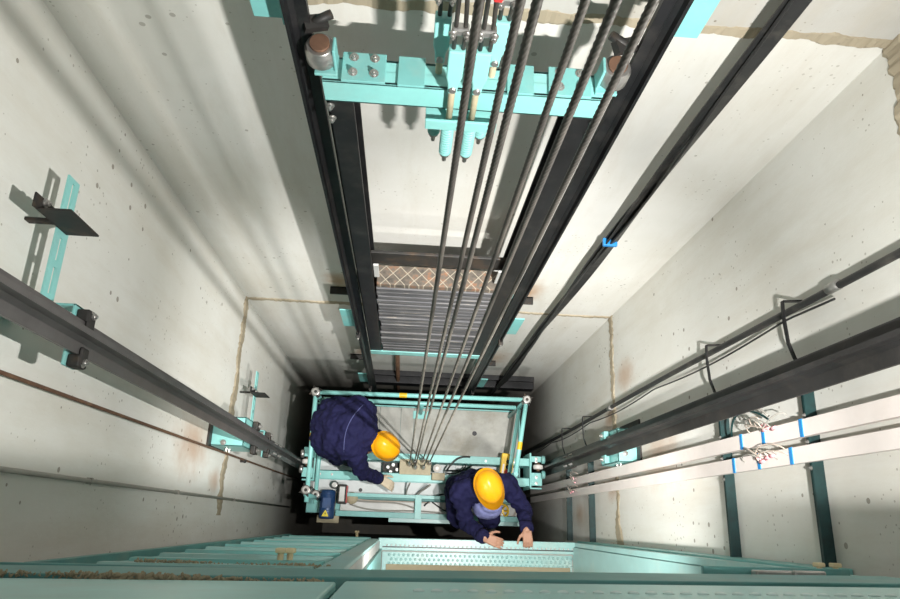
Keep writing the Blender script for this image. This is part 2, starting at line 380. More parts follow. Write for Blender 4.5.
# PART 3 ------------------------------------------------------------------ guide rails
def t_rail(sign, x_flange, yc, flange=0.094, blade=0.062, z0=-6.9, z1=2.0, name='guide_rail', label='', plates=(), mat=RAILM):
    """T section standing upright; the blade points along sign*X"""
    t = thing(name, (x_flange, yc, z0), label, 'guide rail')
    s = sign; h = flange / 2
    prof = [(0, -h), (s * 0.009, -h), (s * 0.012, -0.016), (s * (blade - 0.030), -0.007), (s * (blade - 0.029), -0.008), (s * blade, -0.008),
            (s * blade, 0.008), (s * (blade - 0.029), 0.008), (s * (blade - 0.030), 0.007), (s * 0.012, 0.016), (s * 0.009, h), (0, h)]
    m = MB(); n = len(prof)
    vs = [Vector((x_flange + a, yc + b, z)) for z in (z0, z1) for a, b in prof]
    m._faces(vs, [tuple(range(n)), tuple(range(n, 2 * n))] + [(i, (i + 1) % n, n + (i + 1) % n, n + i) for i in range(n)])
    m.obj('rail_profile', mat, t)
    for zp in plates:
        p = MB().box((x_flange - s * 0.016, yc - h, zp - 0.15), (x_flange, yc + h, zp + 0.15)).obj('joint_plate', mat, t)
        b = MB()
        for dz in (-0.11, -0.065, 0.065, 0.11):
            for dy in (-0.033, 0.033):
                b.bolt((x_flange + s * 0.010, yc + dy, zp + dz), (s, 0, 0), 0.008, 0.010)
        b.obj('bolt', STEEL, p)
    return t
XFL, XFR, YG = -0.915, 1.25, 0.452
YGR = 0.482
t_rail(1, XFL, YG, label='black T-section steel guide rail running down the left plaster wall', plates=(-5.0,), name='car_guide_rail')
t_rail(-1, XFR, YGR, flange=0.115, label='black T-section steel guide rail running down in front of the right wall ducts', plates=(-5.2,), name='car_guide_rail', mat=RAILD)

# counterweight rails: flat towards the side walls
YC0, YC1 = 1.10, 1.22           # counterweight front and back
YCW = 1.17
def cw_rail(xt, sign, label):
    return t_rail(sign, xt, YCW, flange=0.07, blade=0.055, z0=-7.4, z1=2.0, name='counterweight_guide_rail', label=label, mat=BLACK)
cw_rail(-0.345, 1, 'narrow black guide rail left of the counterweight, on the back wall')
cw_rail(0.595, -1, 'narrow black guide rail right of the counterweight, on the back wall')

# PART 4 ------------------------------------------------------------------ brackets on the walls
def slotted_strip(zc, label):
    t = thing('rail_bracket', (XL, 0.6, zc), label, 'bracket')
    m = MB(); x0, x1 = XL + 0.095, XL + 0.101
    y0, y1, z0, z1 = 0.50, 0.94, zc - 0.033, zc + 0.033
    sl = [(0.58, 0.66), (0.68, 0.75), (0.835, 0.925)]
    ys = [y0] + [v for ab in sl for v in ab] + [y1]
    for a, b in zip(ys[::2], ys[1::2]): m.box((x0, a, z0), (x1, b, z1))
    for a, b in sl:
        m.box((x0, a, z0), (x1, b, zc - 0.008)); m.box((x0, a, zc + 0.008), (x1, b, z1))
    m.obj('slotted_strip', TEALB, t)
    m = MB()      # dark upright angle: one leg against the strip, the other sticking out into the shaft
    m.box((x1, 0.768, zc - 0.02), (x1 + 0.006, 0.81, zc + 0.18))
    m.box((x1, 0.768, zc - 0.02), (x1 + 0.095, 0.774, zc + 0.16))
    m.box((XL, 0.79, zc + 0.0), (x0, 0.80, zc + 0.03))
    a = m.obj('upright_angle', DKIRON, t, 0.002)
    MB().bolt((x1 + 0.006, 0.80, zc + 0.03), (1, 0, 0), 0.009, 0.012).bolt((x1 + 0.006, 0.80, zc + 0.13), (1, 0, 0), 0.009, 0.012).obj('bolt', STEEL, a)
    m = MB()
    m.box((XL, 0.50, zc - 0.035), (x1, 0.506, zc + 0.035))
    m.box((XFL - 0.024, YG - 0.08, zc - 0.035), (XFL - 0.016, 0.545, zc + 0.035))
    m.box((x0, 0.538, zc - 0.035), (XFL - 0.016, 0.545, zc + 0.035))
    m.obj('rail_seat', TEAL, t, 0.002)
    for sg in (-1, 1):
        yy = YG + sg * 0.064
        m = MB().cbox((XFL + 0.002, yy, zc), (0.036, 0.036, 0.05)).cbox((XFL + 0.016, yy - sg * 0.014, zc), (0.012, 0.05, 0.042))
        c = m.obj('rail_clip', DKIRON, t, 0.006)
        MB().bolt((XFL + 0.018, yy + sg * 0.002, zc), (1, 0, 0), 0.010, 0.010).obj('bolt', STEEL, c)
    return t
slotted_strip(-1.90, 'slotted turquoise bracket strip with dark angle, upper of two on left wall')
slotted_strip(-4.66, 'slotted turquoise bracket strip low on the left wall, near the car')

def box_bracket(side, zc, label):
    xw = XL if side < 0 else XR; xf = XFL if side < 0 else XFR; s = -side; YG = 0.452 if side < 0 else YGR
    t = thing('rail_bracket', (xw, YG, zc), label, 'bracket')
    y0, y1 = YG - (0.07 if side < 0 else 0.10), YG + 0.10
    m = MB()
    m.box((xw + s * 0.008, y0, zc - 0.20), (xf - s * 0.018, y0 + 0.008, zc + 0.14))
    m.box((xw + s * 0.008, y1 - 0.008, zc - 0.20), (xf - s * 0.018, y1, zc + 0.14))
    m.box((xw + s * 0.008, y0, zc + 0.132), (xf - s * 0.018, y1, zc + 0.14))
    m.box((xf - s * 0.027, y0, zc - 0.2), (xf - s * 0.018, y1, zc + 0.14))
    b = m.obj('bracket_box', TEALB, t, 0.002)
    k = MB()
    for dy in (-0.03, 0.04):
        k.bolt((xw + s * 0.07, y0 - 0.001, zc - 0.03 + dy), (0, -1, 0), 0.009, 0.012)
    k.bolt((xw + s * 0.08, YG - 0.05, zc + 0.14), (0, 0, 1), 0.011, 0.012)
    k.obj('bolt', STEEL, b)
    MB().box((xw, y0 - (0.004 if side < 0 else 0.05), zc - 0.17), (xw + s * 0.012, y1 + 0.05, zc + 0.20)).obj('wall_plate', DKIRON, t, 0.003)
    for sg in (-1, 1):
        yy = YG + sg * 0.072
        c = MB().cbox((xf + s * 0.004, yy, zc - 0.05), (0.03, 0.05, 0.09)).obj('rail_clip', DKIRON if side < 0 else TEAL, t, 0.005)
        MB().bolt((xf + s * 0.02, yy, zc - 0.05), (s, 0, 0), 0.010, 0.012).obj('bolt', STEEL, c)
    return t
box_bracket(-1, -4.22, 'turquoise box bracket on a black plate holding the left car guide rail')
box_bracket(1, -4.20, 'turquoise box bracket on a black plate holding the right car guide rail')

def cw_bracket(x, sg, zc, label):
    t = thing('counterweight_bracket', (x, YB, zc), label, 'bracket')
    xr = x
    # wall cleat pointing away from the rail, arm out from the wall, teal plate hanging at its end
    MB().box((xr, YB - 0.05, zc + 0.11), (xr + sg * 0.17, YB - 0.002, zc + 0.13)).box((xr, YB - 0.012, zc + 0.03), (xr + sg * 0.17, YB - 0.002, zc + 0.13)).obj('wall_cleat', DKIRON, t, 0.002)
    MB().box((xr - sg * 0.012, YCW, zc + 0.01), (xr, YB - 0.002, zc + 0.40)).box((xr - sg * 0.012, YCW + 0.02, zc + 0.01), (xr + sg * 0.075, YCW + 0.028, zc + 0.36)).obj('bracket_plate', TEAL, t, 0.002)
    if zc > -3: return t
    k = MB().cbox((xr - sg * 0.02, YCW - 0.03, zc - 0.02), (0.03, 0.04, 0.04)).obj('rail_clip', DKIRON, t, 0.005)
    MB().bolt((xr - sg * 0.02, YCW - 0.05, zc - 0.02), (0, -1, 0), 0.007, 0.008).obj('bolt', STEEL, k)
    return t
cw_bracket(-0.36, -1, -4.28, 'turquoise plate bracket on the back wall, left of the stacked weights')
cw_bracket(0.61, 1, -4.28, 'turquoise plate bracket on the back wall, right of the stacked weights')
cw_bracket(-0.36, -1, -1.44, 'turquoise plate bracket at the top edge beside the left counterweight rail')
cw_bracket(0.61, 1, -1.40, 'large turquoise plate bracket at the top edge beside the right counterweight rail')
cw_bracket(-0.36, -1, -6.12, 'turquoise bracket behind the car railing at the left counterweight rail foot')
cw_bracket(0.61, 1, -6.12, 'turquoise bracket behind the car railing at the right counterweight rail foot')

# PART 5 ------------------------------------------------------------------ counterweight
cw = thing('counterweight', (0.125, YCW, -4.57), 'tall counterweight frame of black uprights under a turquoise top beam', 'counterweight')
ZCT, ZCB = -1.61, -4.57
UX0, UX1 = -0.268, 0.495
YT = 1.175
for sg, xo in ((1, UX0), (-1, UX1)):
    m = MB()   # channel upright, open towards the weights
    m.box((xo, YC0, ZCB), (xo + sg * 0.008, YC1, ZCT))
    m.box((xo, YC0, ZCB), (xo + sg * 0.075, YC0 + 0.008, ZCT))
    m.box((xo, YC1 - 0.008, ZCB), (xo + sg * 0.075, YC1, ZCT))
    m.obj('upright', BLACK, cw, 0.002)
m = MB()       # top beam: a channel whose web faces the shaft
m.box((UX0 - 0.0, YC0 - 0.012, ZCT - 0.012), (UX1 + 0.0, YC0 - 0.003, ZCT + 0.08))
m.box((UX0 - 0.0, YC0 - 0.012, ZCT + 0.072), (UX1 + 0.0, YC0 + 0.03, ZCT + 0.08))
m.box((UX0 - 0.0, YC0 - 0.012, ZCT - 0.012), (UX1 + 0.0, YC0 + 0.03, ZCT - 0.004))
m.obj('top_beam', TEALB, cw, 0.002)
m = MB().box((UX0, YT - 0.02, ZCT - 0.012), (UX1, YT - 0.011, ZCT + 0.08)).box((UX0, YT - 0.05, ZCT + 0.072), (UX1, YT - 0.011, ZCT + 0.08))
m.obj('top_beam', TEALB, cw, 0.002)
for sg, xo in ((1, UX0), (-1, UX1)):
    xa, xb = sorted((xo + sg * 0.050, xo + sg * 0.165))
    g = MB().box((xa, YC0 - 0.014, ZCT + 0.08), (xb, YT + 0.0, ZCT + 0.09)).obj('gusset_plate', TEAL, cw, 0.002)
    k = MB()
    for dx in (0.08, 0.135):
        for yy in (YC0 + 0.012, YC0 + 0.058): k.bolt((xo + sg * dx, yy, ZCT + 0.09), (0, 0, 1), 0.0085, 0.010)
    k.obj('bolt', STEEL, g)
    # guide shoe with an oil pot above it
    m = MB().box((xo - sg * 0.02, YC0 + 0.0, ZCT + 0.08), (xo + sg * 0.04, YT - 0.01, ZCT + 0.09)).box((xo + sg * 0.032, YC0 + 0.01, ZCT + 0.08), (xo + sg * 0.040, YT - 0.02, ZCT + 0.17))
    m.box((xo - sg * 0.02, YC0 + 0.015, ZCT + 0.09), (xo + sg * 0.034, YT - 0.015, ZCT + 0.13))
    gs = m.obj('guide_shoe', TEAL, cw, 0.003)
    MB().lathe([(0.030, 0.0), (0.040, 0.01), (0.040, 0.05), (0.034, 0.056), (0.034, 0.062)], (xo - sg * 0.0, YC0 + 0.035, ZCT + 0.10), (0, 0, 1), 24).obj('oil_pot', STEEL, gs)
    MB().lathe([(0.025, 0.0), (0.025, 0.010)], (xo - sg * 0.0, YC0 + 0.035, ZCT + 0.161), (0, 0, 1), 24).obj('oil_surface', RUST, gs)
    MB().cbox((xo - sg * 0.012, YC0 + 0.075, ZCT + 0.19), (0.06, 0.035, 0.025), (0.3, 0.2, 0.4)).tube([(xo - sg * 0.03, YC0 + 0.07, ZCT + 0.19), (xo + sg * 0.03, YC0 + 0.09, ZCT + 0.21)], 0.012, 8).obj('wick_clip', DKIRON, gs)
    k = MB()
    for zz in (ZCT - 0.03, ZCT - 0.09): k.bolt((xo + sg * 0.012, YC0 - 0.012, zz), (0, -1, 0), 0.008, 0.012)
    k.obj('bolt', STEEL, cw)
# small stiffener plates on the beam
for xx in (-0.035, 0.255):
    MB().box((xx - 0.036, YC0 - 0.016, ZCT + 0.08), (xx + 0.036, YT, ZCT + 0.088)).obj('stiffener_plate', TEAL, cw, 0.002)
# spring seat and four spring hitches
MB().box((0.008, YC0 - 0.05, ZCT - 0.055), (0.205, YT - 0.02, ZCT - 0.042)).box((0.008, YC0 - 0.052, ZCT - 0.055), (0.205, YC0 - 0.044, ZCT - 0.012)).obj('spring_seat', TEALB, cw, 0.002)
HX = [(0.036, YC0 + 0.040), (0.073, YC0 - 0.028), (0.136, YC0 - 0.028), (0.178, YC0 + 0.040)]
for hx, hy in HX:
    m = MB().lathe([(0.019, 0), (0.019, 0.006), (0.0135, 0.008), (0.0135, 0.145), (0.019, 0.147), (0.019, 0.153)], (hx, hy, ZCT - 0.208), (0, 0, 1), 18)
    helix = [Vector((hx + 0.0155 * math.cos(a), hy + 0.0155 * math.sin(a), ZCT - 0.200 + 0.14 * i / 150)) for i, a in enumerate([2 * PI * 11 * i / 150 for i in range(151)])]
    m.tube(helix, 0.0042, 6)
    sp_ = m.obj('coil_spring', TEALB, cw)
    MB().lathe([(0.004, -0.05), (0.007, -0.048), (0.007, -0.012), (0.016, -0.012), (0.016, 0.0)], (hx, hy, ZCT - 0.21), (0, 0, 1), 10).obj('rod_nut', STEEL, sp_)
    MB().tube([(hx, hy, ZCT - 0.055), (hx, hy, ZCT + 0.17)], 0.009, 12).obj('spring_rod', BEIGE, cw)
# bottom beam and hold-down bar above the weights
MB().box((UX0, YC0 - 0.004, ZCB - 0.05), (UX1, YC0 + 0.006, ZCB + 0.045)).box((UX0, YC0 - 0.004, ZCB - 0.05), (UX1, YC1, ZCB - 0.04)).obj('bottom_beam', TEALB, cw, 0.002)
MB().box((UX0 + 0.06, YC1 - 0.035, -3.10), (UX1 - 0.06, YC1 - 0.02, -2.96)).obj('hold_down_bar', DKIRON, cw, 0.003)
for sg, xo in ((1, UX0), (-1, UX1)):
    MB().box((xo + sg * 0.075, YC0 + 0.03, -3.14), (xo + sg * 0.10, YC0 + 0.04, -2.98)).obj('stop_plate', ZINC, cw, 0.002)
# filler weights: one slab each
NB = 22; ZB0, ZB1 = ZCB + 0.0, -3.16
hb = (ZB1 - ZB0) / NB
for k in range(NB):
    m = MB(); jx, jy = random.uniform(-0.006, 0.006), random.uniform(-0.006, 0.004)
    z = ZB0 + k * hb
    m.box((UX0 + 0.082 + jx, YC0 + 0.006 + jy, z), (UX1 - 0.082 + jx, YC1 - 0.012, z + hb - 0.010))
    o = m.obj('counterweight_block', BLOCK if k < NB - 1 else LATT, None, 0.006)
    if k == NB - 1: tag(o, 'dusty diamond-patterned top slab of the counterweight stack', 'weight', 'weight slabs in the counterweight frame')
    elif k == 0: tag(o, 'dark iron weight slab at the very bottom of the stack', 'weight', 'weight slabs in the counterweight frame')
    else: tag(o, 'dark iron weight slab in the middle of the counterweight stack', 'weight', 'weight slabs in the counterweight frame')
# PART 6 ------------------------------------------------------------------ ropes, cables and ducts
def rope_mesh(z0, z1, r, pitch, step):
    bm = bmesh.new(); seg = 18; n = int((z1 - z0) / step); prev = None
    for i in range(n + 1):
        z = z0 + (z1 - z0) * i / n; ph = 2 * PI * z / (pitch * 6)
        ring = []
        for k in range(seg):
            a = 2 * PI * k / seg
            rr = r * (0.80 + 0.20 * abs(math.cos(3 * a)))
            ring.append(bm.verts.new((rr * math.cos(a + ph), rr * math.sin(a + ph), z)))
        if prev:
            for k in range(seg):
                f = bm.faces.new((prev[k], prev[(k + 1) % seg], ring[(k + 1) % seg], ring[k])); f.smooth = True
        else: bm.faces.new(ring[::-1])
        prev = ring
    bm.faces.new(prev)
    me = bpy.data.meshes.new('strands'); bm.to_mesh(me); bm.free(); me.materials.append(ROPE); return me
ROPE_LEN = rope_mesh(-0.02, 6.9, 0.0052, 0.011, 0.005)
ROPES = [(0.047, 0.462), (0.0885, 0.482), (0.0955, 0.440), (0.156, 0.500), (0.164, 0.440), (0.213, 0.478)]
ORD = ['leftmost steel hoist rope of the six rising from the car hitch', 'second steel hoist rope from the left, rising from the rear of the car hitch',
       'third steel hoist rope from the left, close beside the second', 'fourth steel hoist rope from the left, rising from the car hitch',
       'fifth steel hoist rope from the left, rising from the front of the car hitch', 'rightmost thick steel hoist rope, crossing the right counterweight upright']
for i, (x, y) in enumerate(ROPES):
    t = thing('hoist_rope', (x, y, -5.93), ORD[i], 'rope', 'steel hoist ropes of the elevator car')
    o = bpy.data.objects.new('strands', ROPE_LEN); COL.objects.link(o); o.parent = t
    s = MB().lathe([(0.006, 0.10), (0.011, 0.08), (0.019, -0.01), (0.019, -0.05), (0.009, -0.055), (0.009, -0.078)], (x, y, -5.855), (0, 0, 1), 14).obj('rope_socket', STEEL, t)
    MB().lathe([(0.0185, -0.006), (0.0185, 0.008)], (x, y, -5.865), (0, 0, 1), 14).obj('red_band', RED, s)
    MB().lathe([(0.020, -0.018), (0.020, 0.0)], (x, y, -5.897), (0, 0, 1), 6).obj('lock_nut', TEALB, s)

# counterweight ropes: wedge socket, loop end with clip, rope going up
CL = ['leftmost rope above the counterweight, ending in a turquoise wedge socket', 'second rope above the counterweight, ending in a turquoise socket over a front spring',
      'third rope above the counterweight, with a red tag on its clip', 'rightmost of the four ropes ending in turquoise sockets above the counterweight']
for i, (hx, hy) in enumerate(HX):
    zb = ZCT + 0.10 + (0.03 if i in (0, 3) else 0.0)
    t = thing('counterweight_rope', (hx, hy, zb), CL[i], 'rope', 'ropes ending above the counterweight')
    m = MB()
    prof = [(-0.012, 0.0), (0.012, 0.0), (0.014, 0.04), (0.021, 0.065), (0.021, 0.165), (-0.019, 0.165), (-0.019, 0.065), (-0.014, 0.04)]
    n = len(prof); dth = 0.013
    vs = [Vector((hx + a, hy + sdy, zb + b)) for sdy in (-dth, dth) for a, b in prof]
    m._faces(vs, [tuple(range(n)), tuple(range(n, 2 * n))] + [(k, (k + 1) % n, n + (k + 1) % n, n + k) for k in range(n)])
    ws = m.obj('wedge_socket', TEALB, t, 0.004)
    MB().tube([(hx, hy - 0.020, zb + 0.02), (hx, hy + 0.020, zb + 0.02)], 0.009, 12).obj('clevis_pin', STEEL, ws)
    m = MB().tube([(hx - 0.008, hy, zb + 0.14), (hx - 0.008, hy, zb + 0.5), (hx - 0.008, hy, 2.0)], 0.0055, 10)
    m.tube([(hx + 0.014, hy, zb + 0.14), (hx + 0.016, hy, zb + 0.20), (hx + 0.010, hy, zb + 0.32), (hx + 0.004, hy, zb + 0.38)], 0.0055, 10)
    m.obj('strands', ROPE, t)
    c = MB().cbox((hx + 0.003, hy, zb + 0.23), (0.040, 0.024, 0.022)).obj('rope_clip', STEEL, t, 0.004)
    MB().bolt((hx - 0.014, hy - 0.012, zb + 0.23), (0, -1, 0), 0.007, 0.012).bolt((hx + 0.018, hy - 0.012, zb + 0.23), (0, -1, 0), 0.007, 0.012).obj('clip_nut', STEEL, c)
    if i == 2:
        MB().cbox((hx + 0.01, hy - 0.02, zb + 0.36), (0.02, 0.012, 0.02)).obj('red_tag', RED, t, 0.003)

# travelling cable hanging down the back wall
t = thing('travelling_cable', (0.94, 1.34, -8), 'bundle of flat black travelling cables hanging beside the right back corner', 'cable')
for k, (dx, dy, w, ph) in enumerate(((0.0, 0.0, 0.026, 0.0), (0.012, -0.012, 0.024, 1.7), (-0.014, -0.006, 0.016, 3.1))):
    m = MB(); prev = None; n = 170
    for i in range(n + 1):
        z = 1.8 - 9.8 * i / n
        xc = 0.972 + (0.010 * z if z < 0 else 0) + dx + 0.006 * math.sin(z * 2.1 + ph); yc = 1.335 + dy + 0.006 * math.sin(z * 1.7 + ph)
        a = 0.55 * math.sin(z * 2.6 + ph) + 0.4
        u = Vector((math.cos(a), math.sin(a), 0)); v = Vector((-math.sin(a), math.cos(a), 0)); h = 0.0045
        ring = [m.bm.verts.new(Vector((xc, yc, z)) + u * p + v * q) for p, q in ((-w, -h * .5), (-w * .9, -h), (w * .9, -h), (w, -h * .5), (w, h * .5), (w * .9, h), (-w * .9, h), (-w, h * .5))]
        if prev:
            for j in range(8): m.bm.faces.new((prev[j], prev[(j + 1) % 8], ring[(j + 1) % 8], ring[j]))
        else: m.bm.faces.new(ring)
        prev = ring
    m.bm.faces.new(prev)
    o = m.obj('flat_cable', CABLE, t)
    if k == 0:
        MB().cbox((0.972 - 0.03, 1.325, -3.0), (0.07, 0.04, 0.022)).obj('blue_tape', BLUET, o, 0.004)

# right wall: black cable on hooks
t = thing('wall_cable', (XR - 0.05, 0.765, -7), 'black cable with a thin loose wire strapped along the right wall', 'cable')
pts = [(XR - 0.045, 0.765 + 0.006 * math.sin(z * 1.3), z) for z in [1.8 - 0.15 * i for i in range(64)]]
MB().tube(pts, 0.0125, 10).obj('sheath', CABLE, t)
pts = [(XR - 0.035, 0.745 - 0.022 * abs(math.sin((z + 2.28) * 2.3)), z) for z in [-2.0 - 0.06 * i for i in range(86)]]
MB().tube(pts, 0.0045, 6).obj('loose_wire', CABLE, t)
for z in (-1.98, -4.45): MB().lathe([(0.017, -0.03), (0.017, 0.03)], (XR - 0.045, 0.765, z), (0, 0, 1), 12).obj('cable_gland', STEEL, t)
# four duct supports: hook for the cable, then a strip along the wall
SL = ['nearest dark duct support strip on the right wall, at the right edge of the frame', 'second dark duct support strip on the right wall, beyond the pink wire joints',
      'third duct support strip on the right wall, close to the fourth by the car', 'farthest duct support strip on the right wall, next to the car']
for z, lb in zip((-2.23, -2.87, -5.05, -5.74), SL):
    t = thing('duct_support', (XR, 0.3, z), lb, 'bracket', 'duct support strips on the right wall')
    m = MB(); w = 0.0078
    arc = [(XR - 0.004, 0.80), (XR - 0.075, 0.795), (XR - 0.078, 0.74), (XR - 0.072, 0.64), (XR - 0.055, 0.585), (XR - 0.012, 0.545)]
    for a, b in zip(arc[:-1], arc[1:]):
        m.prism([(-0.003, -w), (0.003, -w), (0.003, w), (-0.003, w)], (a[0], a[1], z), (b[0], b[1], z))
    m.obj('cable_hook', BLACK, t)
    m = MB()
    m.box((XR - 0.047, -0.10, z - w), (XR - 0.043, 0.545, z + w)).box((XR - 0.047, -0.10, z - w), (XR - 0.0, 0.545, z - w + 0.004))
    m.obj('strip', STRIPM, t)
    m = MB()
    for y in (0.39, 0.30, 0.215): m.bolt((XR - 0.047, y, z), (-1, 0, 0), 0.005, 0.006)
    m.obj('bolt', STEEL, t)
XD = XR - 0.050
for y0, y1, lb in ((0.315, 0.368, 'pinkish white wiring duct on the right wall, the one closer to the guide rail'), (0.232, 0.283, 'pinkish white wiring duct on the right wall, the one farther from the guide rail')):
    t = thing('wiring_duct', (XD, y0, -7), lb, 'duct', 'white wiring ducts on the right wall')
    MB().box((XD - 0.026, y0, -7.2), (XD, y1, 1.8)).obj('duct_body', PINKDUCT, t, 0.002)
    MB().box((XD - 0.031, y0 - 0.002, -7.2), (XD - 0.024, y1 + 0.002, 1.8)).obj('duct_lid', PINKDUCT, t, 0.0015)
    ym = (y0 + y1) / 2
    for z in ((-2.62, -2.45, -2.20) if y0 > 0.3 else (-2.70, -2.50, -2.28)):
        MB().box((XD - 0.034, y0 - 0.003, z - 0.009), (XD - 0.0305, y1 + 0.003, z + 0.009)).obj('blue_tape', BLUET, t)
# loose wires and pink joints on the ducts
def wire_joint(zc, y, label, seed, n=4):
    rnd = random.Random(seed)
    t = thing('wire_joint', (XD - 0.035, y, zc), label, 'wires', 'wire joints on the ducts')
    for k in range(n):
        dz = rnd.uniform(-0.05, 0.05); dy = rnd.uniform(-0.035, 0.01)
        p = Vector((XD - 0.045, y + dy, zc + dz))
        MB().tube([p, p + Vector((-0.004, rnd.uniform(-.006, .006), 0.032))], [0.0075, 0.005], 8).obj('crimp_cap', PINK, t)
        for q in range(2):
            e = Vector((XD - 0.034, y + rnd.uniform(-0.01, 0.045), zc + rnd.uniform(0.05, 0.17) * (1 if rnd.random() < 0.5 else -1)))
            MB().tube(bez(p, p + Vector((-0.03, rnd.uniform(0, .06), rnd.uniform(-.06, .06))), e + Vector((-0.03, 0.03, 0)), e), 0.0022, 6).obj('wire', COPPER if q else GREYC, t)
    return t
wire_joint(-2.40, 0.372, 'tangle of thin wires with pink crimp caps on the duct by the guide rail', 3)
wire_joint(-2.44, 0.262, 'tangle of thin wires with pink crimp caps on the outer duct', 5)
wire_joint(-5.30, 0.36, 'small pink wire joint low on the duct by the guide rail, near the car', 8, 3)
wire_joint(-5.36, 0.27, 'small pink wire joint low on the outer duct, near the car', 11, 3)
t = thing('cable_loop', (XD - 0.03, 0.40, -2.6), 'two grey cables looping out above the pink wire joints on the right wall', 'cable')
for d, mt in ((0.0, GREYC), (0.028, STRIPM)):
    MB().tube(bez((XD - 0.02, 0.375, -2.72), (XD - 0.05, 0.50 - d, -2.66), (XD - 0.05, 0.50 - d, -2.50), (XD - 0.03, 0.41 - d * 0.5, -2.40), 20), 0.004, 8).obj('sheath', mt, t)
# left wall: thin pipe and conduit
t = thing('thin_pipe', (XL + 0.03, 0.355, -7), 'thin rusty pipe running down the left wall under the guide rail', 'pipe')
MB().tube([(XL + 0.028, 0.320 + 0.0085 * i, 2.0 - 0.75 * i * 1.6) for i in range(9)], 0.0065, 8).obj('tube', RUST, t)
MB().lathe([(0.013, -0.02), (0.013, 0.02)], (XL + 0.028, 0.362, -4.9), (0, 0, 1), 10).box((XL + 0.002, 0.352, -4.91), (XL + 0.025, 0.372, -4.89)).obj('clip', DKIRON, t)
MB().box((XL + 0.002, 0.33, -1.6), (XL + 0.025, 0.345, -1.58)).obj('clip', DKIRON, t)
t = thing('wall_conduit', (XL + 0.015, 0.10, -7), 'grey conduit on the left wall along the edge of the shadow', 'conduit')
MB().tube([(XL + 0.012, 0.101, 2.0), (XL + 0.012, 0.101, -7.2)], 0.008, 8).obj('tube', GREYC, t)
for z in (-2.6, -3.6, -4.8): MB().box((XL + 0.001, 0.092, z - 0.006), (XL + 0.021, 0.112, z + 0.006)).obj('clip', GREYC, t)
# rusty pipe and dark beam on the back wall under the counterweight
t = thing('drain_pipe', (-0.10, YB - 0.06, -9), 'thin rust-brown pipe on the back wall below the counterweight', 'pipe')
MB().tube([(-0.105, YB - 0.06, -4.75), (-0.105, YB - 0.06, -9.5)], 0.019, 12).obj('tube', RUST, t)
t = thing('rail_tie_beam', (0.2, YB - 0.06, -6.8), 'black steel beam across the back wall behind the car', 'beam')
MB().box((-0.42, YB - 0.09, -6.95), (1.28, YB, -6.80)).obj('beam', BLACK, t, 0.004)
MB().box((-0.40, YB - 0.05, -6.66), (1.25, YB, -6.62)).obj('beam', BLACK, t, 0.004)

# PART 7 ------------------------------------------------------------------ landing door assembly on the front wall
# ribbed panel at the left of the opening
t = thing('ribbed_panel', (-0.5, YF, -5.6), 'long turquoise sheet panel with horizontal ribs, left of the landing opening', 'panel')
PX0, PX1 = -0.86, -0.215
MB().box((PX0, YF - 0.03, -5.7), (PX1, YF - 0.012, -1.76)).obj('sheet', TEAL, t, 0.002)
for i, z in enumerate([-5.55, -5.2, -4.85, -4.5, -4.15, -3.8, -3.45, -3.1, -2.8, -2.5, -2.22, -1.98]):
    MB().prism([(-0.03, 0), (0.03, 0), (0.022, 0.016), (-0.022, 0.016)], (PX0 + 0.02 + 0.005 * i, YF - 0.012, z), (PX1 - 0.01, YF - 0.012, z), (0, 1, 0)).obj('rib', TEALP if i % 2 else TEAL, t)
MB().box((PX0 - 0.012, YF - 0.04, -5.7), (PX0 + 0.012, YF + 0.012, -1.76)).obj('edge_flange', TEALD, t, 0.002)
# post between panel and opening
t = thing('door_jamb', (-0.16, YF, -5.1), 'turquoise folded steel jamb left of the landing opening', 'door jamb')
MB().box((PX1 + 0.004, YF - 0.05, ZS - 0.02), (OPX0 - 0.022, YF + 0.004, -1.5)).obj('face_plate', TEALP, t, 0.003)
MB().box((OPX0 - 0.034, YF - 0.21, ZS - 0.02), (OPX0 - 0.020, YF - 0.008, -1.5)).obj('reveal', ZINC, t, 0.002)
MB().box((OPX0 - 0.020, YF - 0.20, ZS - 0.02), (OPX0 - 0.005, YF - 0.06, -1.5)).obj('inner_lip', TEAL, t, 0.002)
t = thing('door_jamb', (1.3, YF, -5.1), 'turquoise folded steel jamb with a bright inner channel, right of the landing opening', 'door jamb')
MB().box((OPX1 + 0.0, YF - 0.02, ZS - 0.02), (OPX1 + 0.03, YF + 0.012, -1.9)).obj('face_plate', TEALP, t, 0.003)
MB().box((OPX1 - 0.012, YF - 0.20, ZS - 0.02), (OPX1 + 0.0, YF - 0.022, -1.9)).obj('reveal', TEALP, t, 0.002)
MB().box((OPX1 - 0.004, YF - 0.05, ZS - 0.02), (OPX1 + 0.012, YF - 0.024, -1.9)).obj('light_strip', STEEL, t, 0.002)
MB().box((OPX1 + 0.032, YF - 0.05, ZS - 0.05), (XR - 0.004, YF + 0.02, -2.15)).obj('side_panel', TEAL, t, 0.003)
